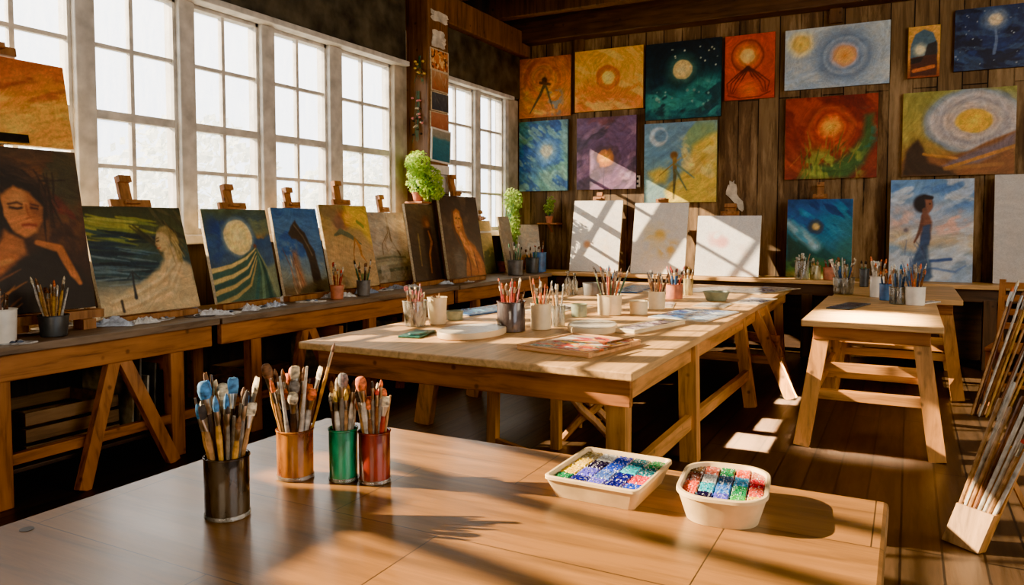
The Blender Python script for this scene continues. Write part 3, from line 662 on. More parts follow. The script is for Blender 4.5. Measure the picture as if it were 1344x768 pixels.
@art
def a_17(a):
    a.grad([(0,(90,140,196)),(.3,(150,176,206)),(.5,(196,190,196)),(.66,(214,190,150)),(.74,(130,160,190)),(1,(160,180,206))],warp=.12); a.blot((60,110,180),(3,7),.5,.12,1,.7,-.5,(0,0,1,.3)); a.blot((232,180,160),(4,8),.5,.12,2,.9,-.4,(.55,.3,1,.55)); a.blot((236,190,170),(4,6),.5,.14,3,.8,0,(0,.28,.35,.5)); a.blot((226,206,150),(4,8),.5,.14,4,.7,0,(0,.5,1,.68)); a.blot((220,226,232),(4,7),.54,.12,5,.7,-.4)
    a.line([(.5,.8),(.75,.78)],.03,(60,90,150)); a.line([(.5,.87),(.8,.9),(.92,.84)],.02,(110,140,190)); 
    a.poly([(.38,.62),(.46,.6),(.5,.8),(.54,.95),(.48,1),(.2,1),(.28,.82)],(58,84,118),.02); a.strokes(16,[(50,60,90),(120,150,180),(80,100,140)],(.2,.66,.5,.98),.16,.012,1.3,.4)
    a.poly([(.4,.34),(.47,.33),(.52,.42),(.49,.62),(.38,.63),(.39,.5)],(120,74,56),.012); a.line([(.41,.36),(.37,.5),(.31,.62)],[.035,.03,.018],(104,62,48)); a.poly([(.41,.46),(.5,.44),(.49,.64),(.37,.66)],(52,74,110),.012)
    a.disc(.40,.24,.085,(32,26,30),.02,.95); a.poly([(.42,.2),(.5,.2),(.515,.27),(.48,.33),(.43,.33)],(134,82,62),.01); a.line([(.42,.3),(.44,.38)],.045,(112,68,52)); a.line([(.41,.17),(.5,.18)],.04,(30,24,28)); a.disc(.485,.24,.008,(40,26,24),.004); a.disc(.2,.5,.02,(120,110,120),.015); a.tex(.12,(6,26),-.5)
@art
def a_18(a): a.grad([(0,(206,198,190)),(1,(200,192,184))],warp=.04); a.tex(.03)
# ---- the window side
@art
def a_L0(a):
    a.grad([(0,(176,80,20)),(.3,(206,98,22)),(.55,(232,140,30)),(.8,(244,172,50)),(1,(236,160,50))],.25,.18,3); a.blot((150,56,18),(3,9),.52,.14,1,.7,-.3,(0,0,1,.5)); a.blot((250,190,70),(3,9),.5,.14,2,.7,-.3,(0,.45,1,1)); a.tex(.15,(5,26),-.3)
@art
def a_L1(a):
    a.grad([(0,(74,50,28)),(.5,(58,34,24)),(1,(34,22,18))],warp=.2); a.blot((116,66,30),(5,7),.5,.14,1,.7,1.,(.6,0,1,.6)); a.blot((56,62,40),(4,6),.52,.12,2,.6,1.,(.3,0,1,.4)); a.blot((110,30,24),(5,8),.52,.1,3,.6,.8,(.55,.3,1,.7))
    a.poly([(0,.2),(.2,.12),(.5,.1),(.68,.2),(.74,.36),(.66,.48),(.5,.56),(.36,.66),(.16,.62),(0,.75)],(26,18,16),.04)
    a.strokes(60,[(58,38,26),(16,12,12),(92,56,32),(40,28,20)],(0,.08,.36,.7),.2,.012,1.1,.6); a.strokes(30,[(58,38,26),(16,12,12),(92,56,32)],(.3,.06,.75,.24),.2,.012,.4,.5); a.strokes(16,[(20,14,12),(70,44,28)],(.68,.2,.8,.5),.2,.012,1.4,.3)
    a.poly([(.40,.30),(.50,.235),(.62,.27),(.685,.36),(.68,.44),(.63,.52),(.54,.55),(.45,.50),(.40,.42)],(196,112,48),.015)      # face
    a.poly([(.60,.27),(.685,.36),(.68,.45),(.63,.51),(.60,.42)],(150,76,34),.02,.8); a.poly([(.46,.28),(.56,.25),(.58,.33),(.48,.36)],(224,142,66),.03,.7)
    a.line([(.45,.345),(.51,.335),(.545,.345)],.012,(60,28,18)); a.line([(.46,.365),(.51,.372),(.54,.366)],.016,(50,24,16)); a.line([(.61,.345),(.665,.355)],.011,(60,28,18)); a.line([(.61,.368),(.655,.374)],.014,(50,24,16))
    a.line([(.575,.35),(.585,.41),(.60,.425),(.57,.432)],.012,(150,72,32)); a.line([(.535,.475),(.58,.468),(.625,.474)],.018,(140,48,30)); a.line([(.545,.487),(.61,.487)],.010,(206,104,60)); a.line([(.38,.3),(.4,.42),(.44,.5)],.03,(24,16,14))
    a.poly([(.40,.50),(.52,.56),(.55,.66),(.38,.72),(.30,.66)],(180,96,40),.02); a.poly([(0,.80),(.2,.68),(.44,.64),(.46,.72),(.26,.82),(.1,.98),(0,1)],(176,92,36),.03); a.line([(.06,.86),(.2,.74),(.42,.68)],.03,(220,140,60),amt=.7)
    a.poly([(.30,.80),(.5,.66),(.70,.60),(.9,.74),(1,.9),(1,1),(.2,1)],(28,22,20),.03); a.line([(.62,.58),(.78,.62),(.86,.78),(.9,.84)],[.03,.05,.05,.03],(196,106,42)); a.strokes(14,[(200,120,50),(150,80,34)],(0,.72,.4,1),.14,.012,-.6,.3); a.tex(.18)
@art
def a_L2(a):
    a.grad([(0,(52,54,34)),(.25,(66,76,46)),(.55,(40,66,72)),(.72,(96,104,92)),(.82,(176,156,114)),(1,(196,168,120))],warp=.06)
    a.strokes(26,[(150,146,44),(176,168,60),(110,120,44)],(.02,.12,.55,.36),.5,.035,.16,.12,.9); a.strokes(34,[(24,44,58),(34,62,70),(20,36,44)],(.0,.25,.62,.72),.5,.04,.10,.14,.85); a.strokes(14,[(90,116,124),(120,140,140)],(.05,.4,.6,.74),.4,.02,.1,.12,.7); a.strokes(16,[(60,56,36),(84,78,48),(44,42,30)],(.55,.02,1,.5),.3,.04,.8,.4,.8)
    a.poly([(.0,.92),(.25,.80),(.5,.68),(.64,.60),(.71,.52),(.73,.42),(.84,.38),(.9,.52),(1,.58),(1,1),(0,1)],(206,176,122),.03)
    a.poly([(.665,.30),(.69,.245),(.74,.215),(.80,.22),(.82,.30),(.815,.40),(.80,.50),(.74,.52),(.73,.44),(.70,.435),(.675,.40),(.655,.365)],(206,172,110),.012)
    a.poly([(.68,.255),(.73,.195),(.80,.185),(.87,.23),(.905,.34),(.92,.48),(.90,.58),(.86,.52),(.84,.40),(.81,.30),(.75,.245)],(150,124,66),.015); a.strokes(16,[(186,158,90),(110,90,50),(206,180,110)],(.78,.22,.91,.54),.16,.012,1.25,.2)
    a.line([(.665,.315),(.70,.30)],.010,(96,70,40)); a.line([(.672,.335),(.695,.33)],.014,(84,62,40)); a.line([(.655,.36),(.672,.375)],.010,(150,110,66)); a.line([(.668,.402),(.695,.398)],.012,(160,84,56)); a.line([(.70,.43),(.75,.41)],.02,(160,128,76),amt=.7)
    for k in range(6): a.line([(.82+.02*k,.56),(.66+.02*k,.68+.03*k),(.40,.80+.03*k),(.1,.88+.03*k)],[.02,.03,.03],[(230,204,150),(190,156,104),(222,190,136)][k%3],amt=.6)
    a.line([(.36,.62),(.35,.74),(.345,.86)],[.02,.02,.034],(40,44,50)); a.line([(.3,.68),(.36,.61),(.42,.68)],.014,(40,50,56)); a.line([(.2,.88),(.2,.97)],.026,(50,44,40)); a.tex(.12,(5,30),.12)
@art
def a_L3(a):
    a.grad([(0,(70,84,60)),(.3,(40,76,120)),(.7,(60,84,100)),(1,(70,80,60))],warp=.15); a.blot((26,60,120),(4,5),.42,.14,1,.9,0,(.05,.1,.6,.6)); a.blot((176,112,40),(4,5),.42,.14,2,.9,0,(.72,.25,1,.65)); a.blot((110,120,80),(5,5),.5,.14,4,.8,0,(.7,0,1,.3))
    a.rad(.48,.31,[(0,(250,232,160)),(.14,(240,214,130)),(.185,(230,210,150)),(.2,(110,130,130)),(.27,(40,80,130))],.26,.06,.06)
    a.poly([(0,.66),(.3,.6),(.55,.5),(.72,.42),(.82,.6),(.9,1),(0,1)],(56,84,66),.015)
    for i in range(7): a.line([(.0,.66+.06*i),(.3,.62+.055*i),(.55,.54+.05*i),(.72,.44+.02*i)],[.05,.035,.012],[(222,190,110),(46,84,76),(206,176,100),(30,70,66),(190,160,90),(40,80,70),(170,144,80)][i])
    for i in range(4): a.line([(.74,.44),(.72+.05*i,.7),(.6+.12*i,1)],[.01,.03,.05],[(34,80,76),(90,120,90),(20,60,56),(120,130,90)][i]); 
    a.disc(.72,.41,.02,(120,60,30)); a.poly([(.84,.66),(1,.62),(1,.95),(.9,.95)],(130,140,100),.03,.7); a.tex(.14,(6,26),-.3)
@art
def a_L4(a):
    a.grad([(0,(50,96,150)),(.5,(70,110,150)),(.8,(120,130,120)),(1,(100,80,50))],warp=.15); a.blot((30,76,140),(4,6),.5,.14,1,.8,0,(0,0,1,.6)); a.blot((170,170,130),(5,7),.5,.12,2,.8,0,(0,.3,.4,.7)); a.blot((150,150,130),(6,6),.52,.12,3,.7,0,(.6,.55,1,.9))
    a.poly([(.28,.3),(.38,.2),(.48,.14),(.56,.24),(.66,.3),(.72,.42),(.80,.5),(.84,.7),(.88,1),(.66,1),(.64,.6),(.56,.42),(.44,.36),(.34,.36)],(50,40,32),.015); a.line([(.44,.2),(.6,.34),(.74,.56)],.02,(96,84,66)); a.poly([(.3,.5),(.4,.5),(.5,.95),(.3,1)],(150,96,60),.04,.8); a.strokes(16,[(190,110,60),(210,170,120),(110,60,40)],(.15,.55,.5,1),.2,.014,1.4,.25); a.poly([(.4,.92),(1,.84),(1,1),(.3,1)],(70,60,34),.03); a.tex(.16)
@art
def a_L5(a):
    a.grad([(0,(150,124,60)),(.5,(190,150,90)),(1,(196,160,104))],warp=.12); a.poly([(.5,0),(1,0),(1,.5),(.8,.3),(.6,.26)],(222,180,40),.06); a.blot((120,96,70),(4,6),.5,.14,1,.7,0,(0,0,.4,.6)); a.disc(.44,.18,.12,(150,90,54),.05); a.disc(.55,.16,.09,(226,170,40),.05); a.disc(.34,.22,.09,(120,84,64),.04); a.line([(.22,.36),(.36,.32),(.55,.38),(.75,.48)],[.03,.07,.06,.02],(90,96,70)); a.line([(.62,.4),(.7,.5),(.72,.62),(.8,.7)],[.02,.05,.03,.01],(176,110,40)); a.line([(.62,.42),(.55,.6),(.52,.85)],[.03,.02,.015],(150,96,40)); a.line([(.74,.2),(.86,.26)],.04,(130,140,50)); a.poly([(.56,.84),(.76,.84),(.74,.96),(.56,.96)],(96,110,60),.015); a.tex(.14)
@art
def a_L6(a):
    a.grad([(0,(150,136,116)),(.5,(172,156,134)),(.64,(140,130,104)),(1,(120,108,84))],warp=.08)
    a.line([(.5,.0),(.48,.3),(.3,.45),(.28,.6)],.018,(110,84,54)); a.line([(.5,.1),(.55,.4),(.75,.62)],.03,(100,78,52)); a.line([(.5,.32),(.36,.44),(.42,.56),(.58,.5),(.52,.34)],.014,(120,96,66)); a.line([(.1,.66),(.5,.64),(.9,.66)],.03,(96,96,76)); a.line([(.1,.74),(.9,.72)],.04,(160,150,116)); a.line([(.1,.84),(.9,.82)],.05,(84,86,66)); a.blot((190,176,150),(5,6),.52,.14,1,.6); a.tex(.14)
@art
def a_L7(a):
    a.grad([(0,(96,82,58)),(.5,(64,50,36)),(1,(50,38,28))],warp=.15); a.blot((130,110,70),(6,5),.5,.12,1,.7,0,(0,.2,.4,1)); a.disc(.62,.24,.09,(104,64,40),.04); a.poly([(.5,.32),(.74,.32),(.82,.6),(.86,1),(.44,1),(.48,.6)],(44,30,24),.03); a.line([(.66,.36),(.72,.5),(.6,.66),(.58,.9)],[.03,.05,.04,.03],(140,84,40)); a.line([(.3,.4),(.28,.8)],.03,(150,124,60),amt=.7); a.disc(.66,.26,.04,(140,88,54),.03); a.tex(.2)
@art
def a_L8(a):
    a.grad([(0,(50,38,30)),(.5,(62,46,34)),(1,(80,60,40))],warp=.12); a.blot((90,72,50),(5,6),.52,.12,1,.6,.8)
    a.poly([(.28,.30),(.32,.20),(.40,.15),(.49,.19),(.54,.30),(.56,.44),(.62,.54),(.80,.62),(.92,.76),(1,.9),(1,1),(.46,1),(.48,.86),(.54,.74),(.46,.60),(.40,.50),(.32,.44)],(176,96,32),.02)
    a.poly([(.33,.23),(.42,.19),(.49,.24),(.50,.36),(.44,.44),(.37,.42),(.33,.34)],(222,142,58),.012); a.line([(.30,.18),(.27,.36),(.34,.52),(.42,.62)],[.03,.06,.05,.02],(84,48,22))
    a.line([(.36,.275),(.40,.27)],.012,(70,36,18)); a.line([(.44,.275),(.475,.28)],.012,(70,36,18)); a.line([(.42,.29),(.425,.34)],.010,(160,84,34)); a.line([(.39,.385),(.45,.385)],.014,(136,50,26))
    a.line([(.44,.46),(.52,.58),(.66,.68),(.74,.86)],[.07,.08,.08,.05],(232,146,54),amt=.9); a.line([(.62,.58),(.80,.70),(.90,.88)],.05,(210,118,40),amt=.8); a.line([(.56,.72),(.60,.86),(.58,1)],.03,(110,56,22)); a.line([(.74,.74),(.80,.96)],.025,(120,62,24))
    a.poly([(.2,.72),(.36,.64),(.46,.80),(.44,1),(.2,1)],(104,92,80),.05,.8); a.tex(.16)
@art
def a_L9(a): a.grad([(0,(190,160,84)),(.5,(176,150,80)),(1,(80,80,50))],warp=.15); a.blot((60,70,40),(5,6),.45,.14,1,.8,0,(.1,.5,1,1)); a.tex(.12)
@art
def a_L10(a): a.grad([(0,(170,154,130)),(1,(150,136,114))],warp=.15); a.blot((130,116,96),(7,3),.52,.14,1,.6); a.tex(.1)
@art
def a_L11(a): a.grad([(0,(210,196,170)),(.6,(206,192,170)),(1,(196,176,146))],warp=.1); a.disc(.5,1.0,.36,(226,160,90),.05,1.1); a.blot((160,150,130),(5,5),.5,.14,1,.7,0,(0,.1,.35,.7)); a.blot((236,230,214),(4,4),.5,.14,2,.7,0,(.4,.2,1,.6)); a.tex(.1)

def make(key, w, h, seed, res=115):
    a = Art(w, h, seed, res); ART[key](a); return a.flow(.05 if key in ('13','14','15','18') else .15)
# hung on the back wall: x0, x1, z0, z1 of each
WALL = {'1':(-4.89,-4.085,2.97,3.78,'fiery orange painting of a dark striding figure, top left corner of the wall'),
'2':(-4.02,-3.075,3.0,3.8,'golden yellow painting of an orange-ringed sun'),
'3':(-3.04,-2.085,2.83,3.79,'dark teal night sea painting with a round yellow moon'),
'4':(-2.04,-1.46,3.01,3.78,'narrow red painting of a glowing sun above an hourglass shape'),
'5':(-1.345,-.235,3.075,3.77,'wide pale blue painting with two swirling suns'),
'6':(-.055,.25,3.105,3.66,'tiny painting of a moonlit arch with an orange border'),
'7':(.385,1.06,3.14,3.79,'navy starry painting with a pale glowing star at the right edge'),
'8':(-4.95,-4.125,1.96,2.92,'green and blue swirling painting crossed by a diagonal shadow beside the window'),
'9':(-3.99,-3.16,1.965,2.915,'purple painting with a small golden sun'),
'10':(-3.05,-2.125,1.78,2.785,'yellow and blue painting of a dancer under a white crescent'),
'11':(-1.325,-.34,2.03,2.975,'dark red painting of a burning sun over green plants'),
'12':(-.09,.965,2.03,2.945,'olive and gold landscape painting with a big swirling yellow sun')}
for i,(k_,(x0,x1,z0,z1,lb)) in enumerate(WALL.items()):
    x0 = max(x0,-4.86)
    edge = 'edge_'+k_
    a = make(k_, x1-x0, z1-z0, 11+i)
    M[edge] = plain(edge, [float(q)*150 for q in a.img.mean((0,1))], .7)
    canvas(a, ((x0+x1)/2, 9.5545, z0), 0, 0, lb, None, .045, edge)
# standing on the back counter
CT = .881
def stand(key, pxs, pyb, pyt, y, lean, lb, seed, cat='painting', name='canvas_painting'):
    "canvas on the counter at depth y whose lower edge spans the photo columns pxs"
    xa, xb = at(pxs[0],pyb,1,y).x, at(pxs[1],pyb,1,y).x
    zt = at((pxs[0]+pxs[1])/2,pyt,1,y+.12).z
    h = (zt-CT)/math.cos(lean)
    return canvas(make(key, xb-xa, h, seed), ((xa+xb)/2, y, CT), 0, lean, lb, None, .03, 'canvas_edge', name, cat), (xa+xb)/2, h
stands = []
for args in [('13',(747,811),355,264,9.24,R(11),'white canvas dabbed with pale orange spots, first of three on the counter',41),
    ('14',(827,898),361,267,9.16,R(12),'white canvas blotched with yellow paint in the middle of three white canvases',42),
    ('15',(911,995),366,284,9.13,R(13),'white canvas with a faint pink blot, lit by a slanting sunbeam',43),
    ('16',(1031,1117),364,262,9.36,R(5),'vivid blue night painting of a dark hillside and tiny moon on the counter',44),
    ('17',(1166,1276),366,236,9.36,R(6),'tall painting of a curly-haired woman in a blue dress against pastel clouds',45),
    ('18',(1303,1390),368,229,9.36,R(6),'blank pale grey canvas cut off by the right edge',46)]:
    t, cx, h = stand(*args); stands.append((args[0],cx,h,args[4],args[5]))

# canvases along the window benches: lower edge y0..y1 at x, lean towards the glass
BT = .871
LEFT = {'L2':(-4.42,3.00,3.73,.72,16,'painting of a pale ghostly woman under green swirling sky, on the first bench'),
'L3':(-4.44,3.90,4.53,.71,13,'painting of a full moon over flowing striped drapery'),
'L4':(-4.46,4.60,5.13,.73,12,'narrow blue painting of a dark leaning tower'),
'L5':(-4.47,5.19,5.85,.77,12,'ochre and yellow painting of drooping flowers'),
'L6':(-4.60,5.98,6.58,.71,10,'grey-brown sketchy painting of an arched form over water'),
'L7':(-4.40,at(546,372,0,-4.40).y,at(584,366,0,-4.40).y,.80,10,'dark brown painting of a shadowy standing figure below the bright green plant'),
'L8':(-4.30,at(590,369,0,-4.30).y,at(638,364,0,-4.30).y,.90,9,'dark painting of a glowing orange seated nude'),
'L9':(-4.72,8.30,8.64,.68,9,'ochre-green painting half hidden behind brush pots in the corner'),
'L10':(-4.56,8.66,8.95,.74,12,'narrow plain grey-beige canvas seen beside the trailing plant'),
'L11':(-4.58,9.06,9.52,.62,10,'pale painting with an orange mound standing in the corner')}
leftc = []
for i,(k_,(x,y0,y1,h,ln,lb)) in enumerate(LEFT.items()):
    a = make(k_, y1-y0, h, 60+i, 200)
    rz = math.pi/2 if k_ != 'L11' else math.pi/2-.5
    z = BT+.045 if k_ not in ('L9','L10','L11') else (BT if k_ != 'L11' else CT)
    canvas(a, (x,(y0+y1)/2,z), rz, R(ln), lb, None, .03)
    leftc.append((k_,x,(y0+y1)/2,y1-y0,h,R(ln),z))
# tall easel at the left edge carrying two pictures
PX = -4.46
canvas(make('L1', .80, .97, 80, 180), (PX,2.58,.985), math.pi/2, R(10), 'dark portrait of a long-haired woman resting her chin on her hand')
canvas(make('L0', .80, .52, 81, 100), (PX-math.sin(R(10))*.99,2.58,.985+math.cos(R(10))*.99), math.pi/2, R(10), 'glowing orange abstract canvas on top of the dark portrait')

# ------------------------------------------------------------------ easels
def table_easel(x, y, rz, lean, zb, h, mast, label, w=.06, ledge=.3, clampw=.22, base=True, depth_=.17, name='table_easel', off=.034):
    "mast behind the canvas, top clamp, ledge under it, rear strut and feet; local -y towards the painter"
    t = empty(name, (x,y,zb), rz, label, 'easel')
    up_ = Vector((0,math.sin(lean),math.cos(lean))); bk = Vector((0,math.cos(lean),-math.sin(lean)))
    P = lambda a,b,xx=0: Vector((xx,0,0))+bk*a+up_*b
    z0 = -.045 if base else 0
    sub('mast', M['easel'], t, lambda m: m.bar(P(off+.016,.012),P(off+.016,h+mast),w,.026,(0,1,0)))
    def clamp(m):
        m.bar(P(off/2-.004,h+.0375,-clampw/2),P(off/2-.004,h+.0375,clampw/2),.026,.05,up_); m.bar(P(-.006,h+.036,-w*.6),P(-.006,h+.036,w*.6),.05,.02,up_)
    sub('top_clamp', M['easel'], t, clamp)
    sub('mast_cap', M['easel'], t, lambda m: m.bar(P(off+.002,h+mast-.022,-w*.52),P(off+.002,h+mast-.022,w*.56),.05,.045,up_))
    if base:
        sub('ledge', M['easel'], t, lambda m: m.bar((-ledge/2,.012,-.0225),(ledge/2,.012,-.0225),.07,.040))
        sub('rear_strut', M['easel'], t, lambda m: m.bar(P(off+.03,h*.75),(0,depth_+h*math.sin(lean)*.75,-.03),.04,.02,(1,0,0)))
    return t
names = {'L2':'green swirling ghostly woman','L3':'full moon and drapery','L4':'dark leaning tower','L5':'yellow flower','L6':'grey-brown arch','L8':'orange nude','L9':'ochre-green'}
tops = {'L2':(.235,.085,.30),'L3':(.21,.085,.26),'L4':(.19,.075,.19),'L5':(.24,.085,.24),'L6':(.19,.075,.17),'L8':(.25,.09,.17),'L9':(.14,.07,.1)}
for (k_,x,y,w_,h,ln,z) in leftc:
    if k_ in names:
        mst,mw,cw = tops[k_]
        table_easel(x, y, math.pi/2, ln, z, h, mst, f'brown wooden table easel holding the {names[k_]} painting', mw, w_*.9, cw, k_ not in ('L9',), .12)
    elif k_ == 'L7':
        t = empty('canvas_ledge', (x,y,z), math.pi/2, 'wooden strip propping up the shadowy standing figure painting', 'ledge')
        sub('ledge', M['easel'], t, lambda m: m.bar((-w_/2,.012,-.0225),(w_/2,.012,-.0225),.06,.044))
for (k_,cx,h,y,ln) in stands:
    if k_ in ('13','14','15','16'):
        table_easel(cx, y, 0, ln, CT, h, {'13':.12,'14':.075,'15':.16,'16':.2}[k_], {'13':'small easel clip gripping the orange-spotted white canvas','14':'low easel clip gripping the yellow-blotched white canvas','15':'broad wooden easel head behind the pink-blotted canvas','16':'wooden easel mast behind the blue night hillside painting'}[k_], .07 if k_ != '15' else .13, .3, .16 if k_ != '15' else .22, False, off=.03)
# the tall easel
t = empty('tall_easel', (PX,2.58,.87), math.pi/2, 'tall brown easel on the first bench holding the dark portrait and orange canvas', 'easel')
ln = R(10); up_ = Vector((0,math.sin(ln),math.cos(ln))); bk = Vector((0,math.cos(ln),-math.sin(ln))); O = Vector((0,0,.115))
P = lambda a,b,xx=0: O+Vector((xx,0,0))+bk*a+up_*b
sub('mast', M['easel'], t, lambda m: m.bar(P(.055,-.1,-.04),P(.055,1.98,-.04),.095,.03,(0,1,0)))
sub('top_clamp', M['easel'], t, lambda m: [m.bar(P(.01,1.552,-.19),P(.01,1.552,.12),.05,.05,up_), m.bar(P(-.012,1.57,-.12),P(-.012,1.57,.04),.08,.03,up_)])
sub('middle_clamp', M['iron'], t, lambda m: m.bar(P(-.013,1.03,-.08),P(-.013,1.03,.12),.016,.05,up_))
sub('ledge', M['easel'], t, lambda m: m.bar((-.42,.0,.085),(.42,.0,.085),.10,.05))
for s in (-.3,.3): sub('foot', M['easel'], t, lambda m: m.bar((s,-.04,.0),(s,-.04,.06),.08,.10))
sub('rear_leg', M['easel'], t, lambda m: m.bar(P(.075,.9,-.04),(-.04,.34,.03),.06,.03,(1,0,0)))
# ------------------------------------------------------------------ brushes and pots
HC = {'tan':(176,128,76),'dark':(62,42,28),'red':(150,40,28),'black':(36,32,30),'white':(206,196,178),'blue':(44,86,130),'green':(48,96,64),'orange':(206,96,36),'pink':(196,110,104),'ochre':(190,138,54),'grey':(120,112,100),'brown':(112,68,36)}
TC = {'brown':(112,74,44),'dark':(52,42,36),'cream':(206,188,152),'blue':(58,120,172),'red':(196,52,34),'white':(222,214,200),'grey':(128,122,116),'orange':(220,104,40),'green':(56,120,84),'yellow':(224,176,60),'pink':(214,124,120)}
for n_,c in HC.items(): M['h_'+n_] = plain('handle_'+n_, c, .4, var=.22, scale=40)
for n_,c in TC.items(): M['t_'+n_] = plain('bristle_'+n_, c, .8, var=.3, scale=90)
BL = .34
CACHE = {}
def brush_parts(kind, hc, tc):
    "meshes of one brush standing on its butt along +z, length BL"
    out = []
    def get(key, fn, mats, nm):
        if key not in CACHE:
            m = MB(); fn(m); o = m.build(nm, mats, smooth=True); CACHE[key] = o.data; bpy.data.objects.remove(o)
        return CACHE[key]
    fat = {'round':1.,'flat':1.1,'mop':1.35,'fine':.75,'stick':1.}[kind]; r = .0042*fat
    hl = {'round':.255,'flat':.26,'mop':.255,'fine':.275,'stick':.285}[kind]; fl = .04; tl = BL-hl-fl
    out.append(('handle', get(('h',kind,hc), lambda m: m.tube([(0,0,0),(0,0,.006 if kind == 'stick' else .02),(0,0,hl*.55),(0,0,hl*.85),(0,0,hl+.005)],[r*q for q in ((.7,1.,1.05,1.,.9) if kind == 'stick' else (.45,.62,.9,1.25,.85))],8), M['h_'+hc], 'handle')))
    rr = r*.95
    def fer(m):
        if kind == 'flat': m.loops([[(rr*(1+t*.9)*math.cos(a),rr*(1-t*.45)*math.sin(a),hl+t*fl) for a in [k*math.pi/5 for k in range(10)]] for t in (0,.25,1)])
        else: m.tube([(0,0,hl),(0,0,hl+.012),(0,0,hl+.014),(0,0,hl+fl)],[rr,rr*1.08,rr*1.2,rr*(1.1 if kind != 'mop' else 1.45)],10)
    out.append(('ferrule', get(('f',kind), fer, M['metal'], 'ferrule')))
    z0 = hl+fl-.002
    def tuft(m):
        if kind == 'flat':
            m.loops([[(rr*1.9*w_*math.cos(a),rr*.6*d_*math.sin(a),z0+t*tl+.002*math.sin(a*3)*(t > .8)) for a in [k*math.pi/5 for k in range(10)]] for t,w_,d_ in ((0,1,1),(.4,1.12,1.1),(.85,1.05,.8),(1,.85,.35))])
        elif kind == 'mop': m.tube([(0,0,z0+t*tl) for t in (0,.2,.5,.8,.95,1)],[rr*q for q in (1.35,1.75,1.95,1.7,1.2,.5)],12)
        else: m.tube([(0,0,z0+t*tl) for t in (0,.3,.65,.9,1)],[rr*q for q in (1.05,1.3,1.0,.5,.12)],9)
    out.append(('bristles', get(('t',kind,tc), tuft, M['t_'+tc], 'bristles')))
    return out
NB = [0]
KN = {'round':'round','flat':'flat','mop':'fluffy mop','fine':'thin','stick':'blunt'}
def brush(p0, p1, kind, hc, tc, label, group, thick=1., whole=False, name='paintbrush', length=None):
    "from butt p0 to tip p1"
    p0, p1 = Vector(p0), Vector(p1); l = (p1-p0).length; q = (p1-p0).to_track_quat('Z','Y')
    NB[0] += 1
    s = l/BL; sc = (thick,thick,s)
    ps = brush_parts(kind, hc, tc)
    if whole:
        key = ('w',kind,hc,tc)
        if key not in CACHE:
            bm = bmesh.new()
            mats = []
            for i,(nm,me) in enumerate(ps):
                k0 = len(bm.faces); bm.from_mesh(me); bm.faces.ensure_lookup_table()
                for f in bm.faces[k0:]: f.material_index = i
                mats.append(me.materials[0])
            me2 = bpy.data.meshes.new('paintbrush'); bm.to_mesh(me2); bm.free()
            for m_ in mats: me2.materials.append(m_)
            CACHE[key] = me2
        t = bpy.data.objects.new(name, CACHE[key]); COL.objects.link(t)
    else:
        t = bpy.data.objects.new(name, None); COL.objects.link(t); t.empty_display_size = .02
        for nm,me in ps:
            c = bpy.data.objects.new(nm, me); COL.objects.link(c); c.parent = t
    t.location = p0; t.rotation_mode = 'QUATERNION'; t.rotation_quaternion = q @ Matrix.Rotation(random.random()*6.28,4,'Z').to_quaternion(); t.scale = sc
    tag(t, label, 'paintbrush', group); return t
USED = {}
def fill(c, zb, r_in, hj, top, n, hcs, tcs, where, thick=1., kinds=('round','flat','round','fine'), kb=.45, whole=False, inv=0., tilt=(0,0), var=.2, seed=0, spread=None):
    "n brushes standing in a pot: they fan out from the bottom without crossing; top = mean height of the tips above the pot's foot"
    rg = random.Random(seed*31+n)
    rr = r_in-.0045*thick
    if spread: kb = max(.24, min(.95, (top/hj-spread/rr)/(top/hj-1))) if top > hj*1.05 else kb
    RAD = {'round':(1.25,1.3),'flat':(1.2,2.1),'mop':(1.7,2.7),'fine':(.95,1.),'stick':(1.05,1.3)}
    def radius(kind, up, t):
        a, b = RAD[kind]; t = 1-t if up else t
        return .0042*thick*((.5+.75*t/.8)*a/1.25 if t < .8 else b)
    done = []
    for i in range(n):
        kind = rg.choice(kinds); hc = rg.choice(hcs); tc = rg.choice(tcs); up = rg.random() < inv
        h = top*(1+rg.uniform(-var,var*.55)); best = None
        for tr in range(120):
            q = rr*(math.sqrt((i+.4)/n) if tr == 0 else math.sqrt(rg.random())); a = i*2.39996+seed if tr == 0 else rg.random()*6.283
            x, y = q*math.cos(a), q*math.sin(a)
            gap = 9
            for (x2,y2,h2,k2,u2) in done:
                for s_ in (.02,.2,.4,.6,.75,.85,.92,.99):
                    z = s_*min(h,h2); m_ = kb+(1-kb)*z/hj
                    gap = min(gap, math.hypot(x-x2,y-y2)*m_-radius(kind,up,z/h)-radius(k2,u2,z/h2))
            if best is None or gap > best[0]: best = (gap,x,y)
            if gap > .0003: break
        _,x,y = best; done.append((x,y,h,kind,up))
        k = kb+(1-kb)*h/hj
        p0 = Vector((c[0]+x*kb, c[1]+y*kb, zb+.0115)); p1 = Vector((c[0]+x*k+tilt[0]*h, c[1]+y*k+tilt[1]*h, zb+h))
        if up: lb = f'{hc}-handled {KN[kind]} brush, bristles down, in {where}'
        else: lb = f'{KN[kind]} brush with {hc} handle and {tc} tip in {where}'
        if up: p0, p1 = p1, p0
        brush(p0, p1, kind, hc, tc, lb, 'paintbrushes in '+where, thick, whole)

